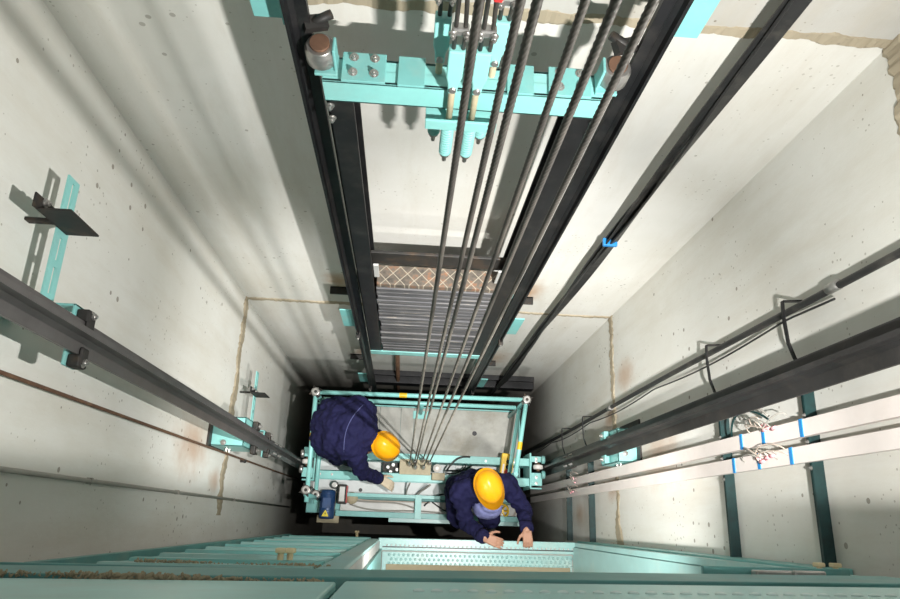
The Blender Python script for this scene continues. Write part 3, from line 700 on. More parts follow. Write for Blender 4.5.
# sill with a row of holes / studs, tread plate behind it
t = thing('landing_sill', (0.6, YF, ZS), 'long turquoise landing sill with a row of studs along the opening', 'sill')
MB().box((OPX0 - 0.03, YF - 0.07, ZS - 0.045), (OPX1 + 0.03, YF + 0.012, ZS)).obj('sill_plate', TEALP, t, 0.004)
m = MB()
for k in range(44): m.lathe([(0.0065, 0), (0.0055, 0.003), (0.002, 0.0045)], (OPX0 + 0.03 + k * 0.0315, YF - 0.035, ZS), (0, 0, 1), 10)
m.obj('stud', ZINC, t)
t = thing('tread_plate', (0.6, YF - 0.1, ZS - 0.05), 'pale turquoise tread plate covered in raised dimples inside the landing opening', 'plate')
MB().box((OPX0 + 0.0, YF - 0.212, ZS - 0.05), (OPX1 - 0.012, YF - 0.08, ZS - 0.044)).obj('sheet', TEALP, t)
m = MB()
for j in range(4):
    for k in range(40): m.lathe([(0.009, 0), (0.007, 0.004), (0.002, 0.006)], (OPX0 + 0.05 + k * 0.0335 + (j % 2) * 0.016, YF - 0.10 - j * 0.028, ZS - 0.044), (0, 0, 1), 10)
m.obj('dimple', TEALP, t)
yg, yd = AZ(480, 549.3, ZS - 0.03).y, AZ(480, 566.5, ZS - 0.04).y
MB().box((OPX0 + 0.0, yg - 0.004, ZS - 0.046), (OPX1 - 0.012, yg + 0.004, ZS + 0.001)).obj('dark_gap', BLACK, t)
MB().box((OPX0 + 0.03, yd - 0.05, ZS - 0.046), (OPX1 - 0.03, yd, ZS - 0.036)).obj('dusty_ledge', DUSTM, t)
# header box close to the camera
t = thing('door_header', (0, -0.1, -1.3), 'large turquoise door header box with a row of rivets, lowest and nearest in the frame', 'door header')
HY = -0.098
MB().box((-1.10, HY - 0.05, -1.36), (0.96, HY - 0.014, -0.30)).obj('back_box', TEALD, t, 0.003)
MB().box((-0.085, HY - 0.012, -1.19), (1.32, HY + 0.006, -0.30)).obj('riveted_plate', HEADP, t, 0.004)
MB().box((-1.10, HY - 0.012, -1.21), (-0.10, HY + 0.003, -0.30)).obj('plain_plate', HEADP, t, 0.004)
MB().box((-1.10, HY - 0.015, -1.42), (0.98, HY + 0.0095, -1.225)).obj('edge_channel', TEALD, t, 0.003)
m = MB()
for k in range(36): m.lathe([(0.0085, 0), (0.0075, 0.002), (0.003, 0.0035)], (0.03 + k * 0.0255, HY + 0.006, -1.03), (0, 1, 0), 12)
m.obj('rivet', WTEAL, t)
t.rotation_euler.z = 0.0174
def front_turn(o, a=0.009):
    px = 0.2; d = Vector((o.location.x - px, o.location.y - YF))
    o.location.x = px + d.x * math.cos(a) - d.y * math.sin(a); o.location.y = YF + d.x * math.sin(a) + d.y * math.cos(a); o.rotation_euler.z = a
# second channel above the ribbed panel
t = thing('hanger_channel', (-0.5, YF, -1.7), 'dark turquoise open channel below the header, at the left', 'channel')
MB().box((-0.90, YF - 0.03, -1.72), (0.0, YF - 0.012, -1.50)).box((-0.90, YF - 0.03, -1.72), (0.0, YF + 0.014, -1.70)).box((-0.90, YF - 0.03, -1.52), (0.0, YF + 0.014, -1.50)).obj('channel', TEALD, t, 0.002)
e0, e1 = AY(722, 571, -0.085), AY(851, 573, -0.085)
t = thing('hanger_channel', (e0.x, -0.085, e0.z), 'short turquoise channel end under the header, right of the opening', 'channel')
MB().box((e0.x, YF - 0.012, e0.z - 0.11), (e1.x, YF - 0.004, e0.z + 0.14)).box((e0.x, YF - 0.012, e0.z - 0.12), (e1.x, -0.085, e0.z - 0.105)).obj('channel', TEALD, t, 0.002)
MB().cbox(((e0.x + e1.x) / 2, -0.10, e0.z - 0.07), (0.16, 0.02, 0.03)).cbox(((e0.x + e1.x) / 2 + 0.05, -0.098, e0.z - 0.05), (0.08, 0.02, 0.02)).obj('roller_hanger', STEEL, t, 0.004)
# cream rubber buffers
def buffer(p, r, lb):
    t = thing('rubber_buffer', p, lb, 'buffer'); x, y, z = p
    MB().lathe([(r * 0.55, -r * 1.6), (r * 0.55, r * 0.6)], (x, y, z), (0, 1, 0), 14).obj('stem', CREAM, t)
    MB().cbox((x, y + r, z), (r * 1.8, r * 0.9, r * 2.0)).obj('head', CREAM, t, r * 0.25)
buffer(AY(280.5, 556.5, -0.112), 0.017, 'cream rubber buffer on the ribbed panel, left one of two')
buffer(AY(290, 556.5, -0.112), 0.017, 'cream rubber buffer on the ribbed panel, right one of two')
buffer(AY(819.5, 570, -0.092), 0.014, 'cream rubber buffer at the right end of the header, left one of two')
buffer(AY(836, 570.5, -0.092), 0.014, 'cream rubber buffer at the right end of the header, right one of two')
buffer(AY(357, 534.5, -0.118), 0.022, 'small cream rubber buffer far down the ribbed panel, near the car')
# mortar crumbs lying along the ledges
def crumbs(name, x0, x1, y, z, label, seed, n, zr=0.006):
    rnd = random.Random(seed); m = MB()
    for _ in range(n):
        x = x0 + (x1 - x0) * rnd.random(); r = rnd.uniform(0.0010, 0.0034) * (0.5 + abs(math.sin(x * 9 + seed)))
        m.ellipsoid((x, y + rnd.uniform(-0.004, 0.004), z + rnd.uniform(-zr, zr)), (r * 1.8, r * 0.8, r), (rnd.random(), rnd.random(), rnd.random() * 3), 7, 5)
    return tag(m.obj(name, DUSTM), label, 'mortar crumbs', None, 'stuff')
crumbs('mortar_crumbs', -0.66, -0.12, HY - 0.002, -1.222, 'dried mortar crumbs along the lower edge of the near header', 2, 520)
crumbs('mortar_crumbs', -0.70, -0.16, YF - 0.002, -1.98, 'dried mortar crumbs on the first rib of the panel', 4, 260)
for o in list(COL.objects):
    if o.parent is None and o.type == 'EMPTY' and o.name.split('.')[0] in ('ribbed_panel', 'door_jamb', 'landing_sill', 'tread_plate', 'hanger_channel', ):
        front_turn(o)
# PART 8 ------------------------------------------------------------------ elevator car
ZX, ZRAIL = -5.95, -5.30
car = thing('elevator_car', (0.12, 0.5, ZROOF), 'turquoise elevator car seen from above, with tube railing and crosshead beams', 'elevator car')
RX0, RX1, RY0, RY1 = -0.82, 1.02, 0.05, 0.985
MB().box((RX0 + 0.02, RY0 + 0.02, ZROOF - 2.4), (RX1 - 0.02, RY1 - 0.02, ZROOF - 0.012)).obj('cabin', TEALD, car, 0.004)
ys = [(0.56, RY1)]; xs = [RX0, -0.24, -0.05, 0.07, RX1]
for a, b in zip(xs[:-1], xs[1:]):
    MB().box((a + 0.0015, 0.555, ZROOF - 0.01), (b - 0.0015, RY1, ZROOF)).obj('roof_panel', ROOFM, car)
for a, b in zip([RX0, 0.03, 0.46], [0.03, 0.46, RX1]):
    MB().box((a + 0.0015, 0.215, ZROOF - 0.01), (b - 0.0015, 0.552, ZROOF)).obj('roof_panel', ROOFW, car)
MB().box((RX0, RY0, ZROOF - 0.01), (RX1, 0.212, ZROOF)).obj('roof_panel', TEAL, car)
MB().box((RX0 - 0.006, RY1, ZROOF - 0.05), (RX1 + 0.006, RY1 + 0.012, ZROOF + 0.025)).box((RX1 + 0.002, 0.2, ZROOF - 0.05), (RX1 + 0.014, RY1, ZROOF + 0.025)).box((RX0 - 0.014, 0.2, ZROOF - 0.05), (RX0 - 0.002, RY1, ZROOF + 0.025)).obj('roof_edge', TEAL, car, 0.002)
p = AZ(474.5, 433.5, ZROOF); q = AZ(360.5, 490, ZROOF)
MB().lathe([(0.021, 0), (0.021, 0.003)], (p.x, p.y, ZROOF), (0, 0, 1), 20).lathe([(0.016, 0), (0.016, 0.003)], (q.x, q.y, ZROOF), (0, 0, 1), 20).obj('roof_disc', BLACK, car)  # black discs on the sheet; the larger stands for the dark of a hole
# crosshead: two channels, end plates, guide shoes
def channel(name, y0, y1, x0, x1, z0, z1, mat, back):
    m = MB().box((x0, y0, z1 - 0.008), (x1, y1, z1)).box((x0, y0, z0), (x1, y1, z0 + 0.008))
    if back: m.box((x0, y1 - 0.009, z0), (x1, y1, z1))
    else: m.box((x0, y0, z0), (x1, y0 + 0.009, z1))
    return m.obj(name, mat, car, 0.002)
ba = channel('crosshead_beam', 0.485, 0.555, -0.80, 1.10, ZX - 0.16, ZX, TEALB, False)
bb = channel('crosshead_beam', 0.325, 0.395, -0.80, 1.10, ZX - 0.16, ZX, TEALB, True)
m = MB()
for x in (-0.70, -0.60, 0.7, 0.95): m.bolt((x, 0.52, ZX), (0, 0, 1), 0.007, 0.006).bolt((x, 0.36, ZX), (0, 0, 1), 0.007, 0.006)
m.obj('bolt', STEEL, ba)
for sg, xr, yg in ((-1, XFL, YG), (1, XFR, YGR)):
    xin = xr - sg * 0.075
    m = MB().box((xin - sg * 0.10, 0.30, ZX - 0.30), (xin - sg * 0.085, 0.60, ZX + 0.03))
    m.box((xin - sg * 0.10, 0.33, ZX + 0.0), (xin + sg * 0.01, yg - 0.045, ZX + 0.012)).box((xin - sg * 0.10, yg + 0.045, ZX), (xin + sg * 0.01, 0.575, ZX + 0.012))
    m.box((xin - sg * 0.1, 0.30, ZX - 0.02), (xin - sg * 0.0, 0.312, ZX + 0.05))
    ep = m.obj('shoe_plate', TEALB, car, 0.003)
    k = MB()
    for yy in (0.35, 0.40, 0.53, 0.555):
        k.bolt((xin - sg * 0.04, yy, ZX + 0.012), (0, 0, 1), 0.009, 0.010)
    k.obj('bolt', STEEL, ep)
    w = MB().lathe([(0.012, -0.02), (0.036, -0.018), (0.042, -0.012), (0.042, 0.012), (0.036, 0.018), (0.012, 0.02)], (xin - sg * 0.032, yg, ZX + 0.055), (0, 1, 0), 20).obj('guide_roller', WTUBE, car)
    MB().lathe([(0.014, -0.034), (0.014, 0.034)], (xin - sg * 0.032, yg, ZX + 0.055), (0, 1, 0), 12).obj('roller_axle', RUST, w)
    for yy in (yg - 0.062, yg + 0.062):
        w = MB().lathe([(0.010, -0.016), (0.030, -0.014), (0.034, -0.010), (0.034, 0.010), (0.030, 0.014), (0.010, 0.016)], (xin + sg * 0.012, yy - (0.0), ZX + 0.05), (1, 0, 0), 18).obj('guide_roller', TEAL if sg > 0 else STEEL, car)
# railing
R_T = 0.0175
def P(px, py, z): return AZ(px, py, z)
tl, tr = P(316, 392.0, ZRAIL), P(526.5, 400, ZRAIL)
bl, br = P(306.3, 502, ZRAIL), P(514, 485, ZRAIL)
y_rear = (tl.y + tr.y) / 2
def rail(a, b, name='guard_rail', mat=TEALB, r=R_T): return MB().tube([a, b], r, 14).obj(name, mat, car)
g0 = rail(Vector((tl.x + 0.02, tl.y, ZRAIL)), Vector((tr.x - 0.02, tr.y, ZRAIL)))
g1 = rail(tl, bl); g2 = rail(tr, br)
zm = AY(376, 401.4, y_rear).z
rail(Vector((tl.x + 0.02, y_rear, zm)), Vector((tr.x - 0.03, y_rear, zm)))
il = AX(320.5, 442, tl.x + 0.0); zl = il.z
i2 = AX(315.7, 504, tl.x + 0.0)
rail(Vector((tl.x, tl.y - 0.02, zl)), Vector((tl.x + 0.0, i2.y, zl)))
rail(Vector((tr.x, tr.y - 0.02, zm)), Vector((br.x, br.y, zm)))
for x, y in ((tl.x, tl.y), (tr.x, tr.y), (br.x + 0.012, br.y + 0.08)):
    rail(Vector((x, y, ZRAIL + 0.02)), Vector((x, y, ZROOF)), 'rail_post', TEAL)
rail(Vector((tl.x, 0.165, ZRAIL)), Vector((tl.x, 0.165, ZROOF)), 'rail_post', TEAL)
rail(Vector((0.125, y_rear, zm)), Vector((0.125, y_rear, ZROOF)), 'rail_post', TEAL)
MB().box((0.06, y_rear - 0.05, ZROOF), (0.20, y_rear + 0.02, ZROOF + 0.012)).obj('post_foot', TEALB, car, 0.002)
for (g, a, b, f) in ((g1, tl, bl, 0.42), (g2, tr, br, 0.55), (g0, tl, tr, 0.41)):
    d = (b - a).normalized(); c = a.lerp(b, f)
    MB().tube([c - d * 0.03, c + d * 0.03], R_T + 0.0012, 14, False).obj('yellow_band', YELLOW, g)
def clamp(c, two=False):
    m = MB(); c = Vector(c)
    m.lathe([(0.030, -0.006), (0.036, -0.002), (0.036, 0.006), (0.026, 0.010)], c + Vector((0, 0, R_T)), (0, 0, 1), 10)
    m.lathe([(0.036, -0.05), (0.036, 0.03)], c - Vector((0, 0, 0.01)), (0, 0, 1), 14)
    o = m.obj('tube_clamp', STEEL, car)
    k = MB()
    for a in range(4):
        k.bolt(c + Vector((0.032 * math.cos(a * PI / 2 + .4), 0.032 * math.sin(a * PI / 2 + .4), R_T + 0.0)), (math.cos(a * PI / 2 + .4), math.sin(a * PI / 2 + .4), 0), 0.008, 0.014)
    k.bolt(c + Vector((0, 0, R_T + 0.01)), (0, 0, 1), 0.008, 0.004)
    k.obj('bolt', DKIRON, o)
clamp(tl); clamp(tr); clamp((tl.x - 0.003, 0.20, ZRAIL)); clamp((tl.x, 0.19, zl))
# hitch plate and small boxes on the crosshead
a, b = P(400, 459, ZX), P(430.5, 475.5, ZX)
MB().box((a.x, b.y, ZX), (b.x, a.y, ZX + 0.018)).obj('rope_hitch_plate', BEIGE, car, 0.003)
c = P(438, 477, ZX); o = MB().box((c.x - 0.055, c.y - 0.03, ZX), (c.x + 0.055, c.y + 0.03, ZX + 0.06)).obj('junction_box', BEIGE, car, 0.006)
MB().lathe([(0.034, 0), (0.034, 0.02), (0.014, 0.022), (0.014, 0.028)], (c.x - 0.012, c.y + 0.07, ZX + 0.01), (0, 0, 1), 18).obj('cable_entry', WTUBE, o)
c = P(393, 468, ZX - 0.05)
m = MB()
for dx, dy in ((-0.045, 0.01), (0.0, 0.03), (0.035, -0.01), (-0.02, -0.03)): m.lathe([(0.024, 0), (0.024, 0.03), (0.012, 0.035)], (c.x + dx, c.y + dy, ZX - 0.12), (0, 0, 1), 14)
m.obj('switch_roller', STEEL, car)
m = MB().box((c.x - 0.09, c.y - 0.06, ZX - 0.15), (c.x + 0.07, c.y + 0.06, ZX - 0.12)).obj('rope_tension_switch', DKIRON, car, 0.003)
# door operator along the front edge
zo = ZROOF + 0.03
def bar(px0, px1, py, w, z, mat, name, h=0.05):
    a = P(px0, py, z); b = P(px1, py, z); y = (a.y + b.y) / 2
    return MB().box((a.x, y - w / 2, z - h), (b.x, y + w / 2, z)).obj(name, mat, car, 0.003)
bar(343, 516, 497.5, 0.030, zo + 0.06, TEALB, 'operator_rail')
bar(343, 520, 500.5, 0.018, zo + 0.03, TEALD, 'operator_rail')
bar(340, 520, 508, 0.10, zo - 0.0, ZINC, 'operator_tray', 0.02)
bar(335, 525, 516.5, 0.045, zo + 0.06, TEAL, 'operator_rail')
a = P(418, 507, zo + 0.07); MB().box((a.x - 0.028, a.y - 0.10, zo + 0.06), (a.x + 0.028, a.y + 0.10, zo + 0.072)).obj('cross_strap', TEALB, car, 0.002)
MB().box((P(388, 525, zo).x, -0.005, zo - 0.30), (P(526, 525, zo).x, 0.035, zo - 0.03)).obj('door_track', TEALP, car, 0.003)
m = MB()
for px, py in ((455, 524), (466, 523), (486, 524), (478, 521), (497, 520)):
    c = P(px, py, zo); m.lathe([(0.022, 0), (0.022, 0.02), (0.010, 0.022), (0.010, 0.035)], (c.x, max(c.y, 0.0), zo - 0.02), (0, 0, 1), 12)
c = P(476, 522, zo); m.cbox((c.x, 0.02, zo - 0.01), (0.26, 0.03, 0.02))
m.obj('door_hanger', STEEL, car, 0.002)
# motor, gearbox and control box
c = P(327.5, 503, zo + 0.08)
mo = MB().lathe([(0.045, -0.13), (0.060, -0.125), (0.064, -0.11), (0.064, 0.09), (0.055, 0.105), (0.04, 0.11)], c, (0, 1, 0), 28)
for k in range(9):
    mo.lathe([(0.063, -0.003), (0.068, -0.003), (0.068, 0.003), (0.063, 0.003)], c + Vector((0, -0.08 + k * 0.02, 0)), (0, 1, 0), 28)
mo.cbox(c + Vector((0.0, 0.0, 0.055)), (0.07, 0.08, 0.04))
mo = mo.obj('door_motor', BLUEM, car)
lc = c + Vector((-0.005, -0.085, 0.071))
tb = MB(); tb._faces([lc + Vector(v) for v in ((-0.03, -0.024, 0), (0.03, -0.024, 0), (0, 0.030, 0), (-0.03, -0.024, 0.002), (0.03, -0.024, 0.002), (0, 0.030, 0.002))], ((0, 2, 1), (3, 4, 5), (0, 1, 4, 3), (1, 2, 5, 4), (2, 0, 3, 5)))
tb = tb.obj('warning_label', TRIY, mo)
m = MB()   # lightning mark of the warning triangle
z0 = 0.0028
m._faces([lc + Vector((x, y, z0)) for x, y in ((0.004, 0.016), (-0.007, -0.004), (0.0, -0.004), (-0.004, -0.019), (0.008, 0.002), (0.001, 0.002))], ((0, 1, 2, 5), (2, 3, 4, 5)))
m.obj('warning_mark', TRIL, mo)
MB().box((c.x - 0.085, c.y - 0.16, zo - 0.02), (c.x + 0.10, c.y - 0.10, zo + 0.02)).box((c.x - 0.06, c.y - 0.14, zo - 0.02), (c.x + 0.06, c.y + 0.1, zo + 0.012)).obj('motor_mount', BEIGE, car, 0.003)
c2 = P(342, 494, zo + 0.12)
o = MB().box((c2.x - 0.035, c2.y - 0.08, zo), (c2.x + 0.035, c2.y + 0.08, zo + 0.12)).obj('control_box', DKIRON, car, 0.004)
MB().box((c2.x - 0.022, c2.y - 0.06, zo + 0.12), (c2.x + 0.022, c2.y + 0.06, zo + 0.124)).obj('box_lid', ZINC, o)
MB().box((c2.x + 0.035, c2.y - 0.07, zo), (c2.x + 0.041, c2.y + 0.07, zo + 0.11)).obj('red_edge', RED, o)
MB().lathe([(0.03, 0), (0.034, 0.01), (0.034, 0.05), (0.02, 0.055)], P(335, 485, zo) + Vector((0, 0, 0)), (0, 0, 1), 18).obj('pulley', STEEL, car)
c3 = P(352, 498, zo + 0.05)
m = MB().lathe([(0.012, 0), (0.050, 0.0), (0.050, 0.012), (0.012, 0.014)], (c3.x, c3.y, zo + 0.03), (0, 0, 1), 22).obj('pulley', BEIGE, car)
# yellow spoked pulley by the right worker
c4 = P(502, 511, zo + 0.05)
m = MB()
m.tube([c4 + Vector((0.055 * math.cos(a), 0.055 * math.sin(a), 0)) for a in [2 * PI * i / 28 for i in range(29)]], 0.009, 8, False)
for k in range(6):
    a = k * PI / 3; m.tube([c4, c4 + Vector((0.052 * math.cos(a), 0.052 * math.sin(a), 0))], 0.006, 8)
m.lathe([(0.016, -0.02), (0.016, 0.012)], c4, (0, 0, 1), 14)
m.obj('yellow_pulley', YELLOW, car)
# loose cables on the roof
def cable(pts, r=0.006, mat=CABLE):
    return MB().tube(bez(*pts, n=22), r, 8).obj('roof_cable', mat, car)
def Q(px, py, z=None): return P(px, py, ZROOF + 0.05 if z is None else z)
cable((Q(352, 500), Q(380, 505), Q(395, 498), Q(420, 511)), 0.006, GREYC)
cable((Q(350, 504), Q(375, 515), Q(400, 508), Q(440, 513)), 0.006, GREYC)
cable((Q(349, 497), Q(370, 503), Q(385, 500), Q(430, 503)), 0.005, COPPER)
cable((Q(410, 483, ZX), Q(405, 492), Q(404, 500), Q(413, 500)), 0.007, GREYC)
cable((Q(430, 485, ZX), Q(420, 492), Q(412, 496), Q(415, 503)), 0.009, GREYC)
cable((Q(424, 506), Q(432, 498), Q(438, 494), Q(448, 494)), 0.007, CABLE)
cable((Q(432, 502), Q(440, 508), Q(444, 511), Q(449, 512)), 0.006, CABLE)
cable((Q(447, 470, ZX), Q(455, 458, ZX), Q(460, 456, ZX + 0.03), Q(470, 457, ZX)), 0.008, CABLE)
cable((Q(446, 471, ZX - 0.05), Q(456, 470), Q(465, 473), Q(473, 464, ZX - 0.03)), 0.008, CABLE)
cable((Q(446, 473, ZX - 0.05), Q(452, 474), Q(462, 474), Q(466, 465, ZX - 0.03)), 0.006, CABLE)
cable((Q(500, 515), Q(508, 522), Q(514, 518), Q(516, 511)), 0.006, COPPER)
# inspection station leaning on the crosshead
ic = P(506, 469, ZX + 0.06)
st = thing('inspection_station', (ic.x, ic.y, ZX), 'yellow control box with red and black buttons, beside the right end of the crosshead', 'control box')
rz = 0.22
def ib(c, s_): return MB().box(-Vector(s_) / 2, Vector(s_) / 2, Matrix.Translation(ic) @ Euler((0, 0, -0.12)).to_matrix().to_4x4() @ Matrix.Translation(c))
ib((0, 0, 0), (0.105, 0.25, 0.08)).obj('box', YELLOW, st, 0.006)
for dy, mt, nm in ((0.06, BLACK, 'black_button'), (0.015, BLACK, 'black_button'), (-0.03, RED, 'red_button'), (-0.08, BLACK, 'black_button')):
    v = Euler((0, 0, -0.12)).to_matrix() @ Vector((0.005, dy, 0.04)) + ic
    MB().lathe([(0.017, 0), (0.017, 0.004), (0.013, 0.005), (0.015, 0.016), (0.010, 0.02)] if nm == 'black_button' else [(0.018, 0), (0.015, 0.01), (0.025, 0.014), (0.024, 0.024), (0.014, 0.03)], v, (0, 0, 1), 18).obj(nm, mt, st)
ib((-0.03, -0.03, 0.041), (0.014, 0.13, 0.002)).obj('label_strip', WTUBE, st)
# PART 9 ------------------------------------------------------------------ two mechanics
def cone(m, p0, r0, p1, r1, seg=14):
    """tapered limb segment with rounded ends"""
    p0, p1 = Vector(p0), Vector(p1); L = (p1 - p0).length
    ax = (p1 - p0).normalized()
    prof = [(r0 * math.sin(a), -r0 * math.cos(a)) for a in [PI / 2 * i / 5 for i in range(6)]]
    prof += [(r1 * math.cos(a), L + r1 * math.sin(a)) for a in [PI / 2 * i / 5 for i in range(6)]]
    m.lathe(prof, p0, ax, seg)
def chain(m, pts):
    for (a, ra), (b, rb) in zip(pts[:-1], pts[1:]): cone(m, a, ra, b, rb)
def ell(m, c, r, R=None):
    mm = Matrix.Translation(c) @ (R.to_4x4() if R is not None else Matrix()) @ Matrix.Diagonal((r[0], r[1], r[2], 1))
    bmesh.ops.create_uvsphere(m.bm, u_segments=20, v_segments=12, radius=1, matrix=mm)
def fuse(m, name, mat, parent, voxel, smooth=4, wrinkle=0.0, wscale=0.09):
    """melt the overlapping pieces into one continuous skin"""
    o = m.obj(name, mat, None)
    r = o.modifiers.new('r', 'REMESH'); r.mode = 'VOXEL'; r.voxel_size = voxel; r.use_smooth_shade = True
    s = o.modifiers.new('s', 'SMOOTH'); s.factor = 0.5; s.iterations = smooth
    if wrinkle:
        tx = bpy.data.textures.new(name + '_folds', 'CLOUDS'); tx.noise_scale = wscale; tx.noise_depth = 1
        d = o.modifiers.new('d', 'DISPLACE'); d.texture = tx; d.strength = wrinkle; d.mid_level = 0.45; d.texture_coords = 'GLOBAL'
    dg = bpy.context.evaluated_depsgraph_get(); me = bpy.data.meshes.new_from_object(o.evaluated_get(dg)); old = o.data
    o.modifiers.clear(); o.data = me; bpy.data.meshes.remove(old)
    me.materials.clear(); me.materials.append(mat)
    for p in me.polygons: p.use_smooth = True
    if parent is not None:
        o.parent = parent; o.matrix_parent_inverse = parent.matrix_world.inverted()
    return o
def basis(fwd, up):
    f = Vector(fwd).normalized(); u = Vector(up); u = (u - f * u.dot(f)).normalized(); r = f.cross(u)
    return Matrix((r, f, u)).transposed()          # columns: right, forward, up
def hand(m, wrist, d, palm_n, side, curl, s=1.0, spread=0.10):
    """palm, four fingers and a thumb; d = direction of fingers, palm_n = out of the palm, side = +1 thumb along d x n"""
    B = basis(d, palm_n); w = Vector(wrist)
    def L(x, y, z): return w + B @ Vector((x * side, y, z)) * s
    for x in (-0.026, -0.009, 0.009, 0.026): cone(m, L(x * 0.6, 0.005, 0), 0.0155 * s, L(x, 0.082, 0.001), 0.0115 * s)
    ln = {-0.030: 0.058, -0.010: 0.070, 0.010: 0.076, 0.029: 0.066}
    for i, (x, l) in enumerate(ln.items()):
        a = curl + 0.07 * i; p = L(x, 0.085, 0.0); ang = 0.0; sp = x * 2.2 * spread * 10 * 0.1
        r = 0.0088 if i else 0.0078
        for k, fr in enumerate((0.45, 0.32, 0.23)):
            ang += a * (0.7, 1.0, 0.7)[k]
            q = p + B @ Vector((sp * l * fr * side, math.cos(ang) * l * fr, math.sin(ang) * l * fr)) * s
            cone(m, p, r * s, q, r * 0.9 * s); p = q; r *= 0.9
    p = L(0.026, 0.022, 0.004)
    for (dx, dy, dz), r in (((0.026, 0.024, 0.008), 0.0115), ((0.014, 0.026, 0.008), 0.0098), ((0.004, 0.022, 0.006), 0.0088)):
        q = p + B @ Vector((dx * side, dy, dz)) * s; cone(m, p, r * s, q, r * 0.92 * s); p = q
def head(m, c, fwd, up):
    B = basis(fwd, up)
    def L(x, y, z): return Vector(c) + B @ Vector((x, y, z))
    ell(m, L(0, -0.005, 0.03), (0.070, 0.088, 0.088), B); ell(m, L(0, 0.022, -0.035), (0.058, 0.068, 0.080), B)
    ell(m, L(0, 0.050, -0.092), (0.030, 0.030, 0.026), B)                      # chin
    cone(m, L(0, 0.090, 0.012), 0.009, L(0, 0.110, -0.028), 0.014)             # nose
    for s in (-1, 1):
        ell(m, L(s * 0.013, 0.100, -0.030), (0.010, 0.010, 0.008), B)
        ell(m, L(s * 0.074, -0.005, -0.008), (0.011, 0.022, 0.033), B)         # ears
        ell(m, L(s * 0.045, 0.058, -0.025), (0.024, 0.026, 0.022), B)          # cheeks
    ell(m, L(0, 0.086, 0.028), (0.058, 0.014, 0.010), B)                       # brow
    ell(m, L(0, 0.084, -0.058), (0.027, 0.012, 0.006), B); ell(m, L(0, 0.081, -0.069), (0.024, 0.012, 0.007), B)
def face_parts(body, c, fwd, up):
    B = basis(fwd, up)
    def L(x, y, z): return Vector(c) + B @ Vector((x, y, z))
    for s in (-1, 1):
        m = MB(); m.ellipsoid(L(s * 0.029, 0.074, 0.008), (0.013, 0.013, 0.009)); e = m.obj('eye', WTUBE, body)
        MB().ellipsoid(L(s * 0.029, 0.0855, 0.007), (0.005, 0.005, 0.005)).obj('iris', HAIR, e)
    m = MB(); ell(m, L(0, -0.018, 0.035), (0.076, 0.083, 0.089), B); ell(m, L(0, -0.05, -0.03), (0.066, 0.046, 0.06), B)
    fuse(m, 'hair', HAIR, body, 0.006, 2)
def helmet(body, c, fwd, up, sc_=0.88):
    """dome with a crown ridge, brim and longer peak; sits on the head at c"""
    B = basis(fwd, up); o = Vector(c) + B @ Vector((0, -0.004, 0.045))
    m = MB(); A, L_, H = 0.112 * sc_, 0.138 * sc_, 0.112 * sc_; nu, nv = 40, 12; grid = []
    for i in range(nv + 1):
        t = i / nv; row = []
        for k in range(nu):
            a = 2 * PI * k / nu; cr = math.cos(t * PI / 2) ** 0.75; z = H * math.sin(t * PI / 2) ** 0.9
            x, y = A * cr * math.cos(a), L_ * cr * math.sin(a)
            ridge = 0.006 * math.exp(-(x / 0.022) ** 2) + 0.003 * math.exp(-((abs(x) - 0.05) / 0.012) ** 2)
            row.append(m.bm.verts.new(o + B @ Vector((x, y, z + ridge * min(1, t * 3)))))
        grid.append(row)
    rim = []
    for k in range(nu):
        a = 2 * PI * k / nu; peak = max(0, math.sin(a)) ** 2
        ex = 0.010 + 0.056 * peak; x, y = (A + ex * 0.6) * math.cos(a), (L_ + ex) * math.sin(a)
        rim.append(m.bm.verts.new(o + B @ Vector((x, y, -0.006 - 0.026 * peak))))
    rim2 = [m.bm.verts.new(v.co - (B @ Vector((0, 0, 0.005)))) for v in rim]
    inn = []
    for k in range(nu):
        a = 2 * PI * k / nu; inn.append(m.bm.verts.new(o + B @ Vector(((A - 0.006) * math.cos(a), (L_ - 0.006) * math.sin(a), -0.002))))
    rows = [inn, rim2, rim] + grid
    for r0, r1 in zip(rows[:-1], rows[1:]):
        for k in range(nu):
            f = m.bm.faces.new((r0[k], r0[(k + 1) % nu], r1[(k + 1) % nu], r1[k])); f.smooth = True
    bmesh.ops.remove_doubles(m.bm, verts=grid[-1], dist=0.02)
    h = m.obj('hard_hat', HELM, body)
    k = MB()
    for x in (-0.035, 0.0, 0.035):
        for y in (0.02, 0.05): k.bm.verts and None; k.ellipsoid(o + B @ Vector((x, y + 0.01, H * math.sqrt(max(0, 1 - (x / A) ** 2 - ((y + .01) / L_) ** 2)) + 0.001)), (0.0045, 0.0045, 0.0035), (0, 0, 0), 8, 6)
    k.obj('vent_hole', BLACK, h)
    m = MB(); n = 26
    m.tube([Vector(c) + B @ Vector((0.082 * math.cos(a), 0.100 * math.sin(a) - 0.004, 0.022)) for a in [2 * PI * i / n for i in range(n + 1)]], 0.010, 8, False)
    m.obj('headband', BLACK, h)
    return h
def boot(parent, ankle, fwd):
    a = Vector(ankle); f = Vector((fwd[0], fwd[1], 0)).normalized(); m = MB()
    cone(m, a + Vector((0, 0, 0.05)), 0.055, (a.x, a.y, ZROOF + 0.05), 0.048)
    cone(m, (a.x - f.x * 0.03, a.y - f.y * 0.03, ZROOF + 0.043), 0.040, (a.x + f.x * 0.12, a.y + f.y * 0.12, ZROOF + 0.040), 0.038)
    m.cbox((a.x + f.x * 0.045, a.y + f.y * 0.045, ZROOF + 0.016), (0.085, 0.26, 0.03), (0, 0, math.atan2(-f.x, f.y)))
    fuse(m, 'boot', SHOE, parent, 0.008, 3)

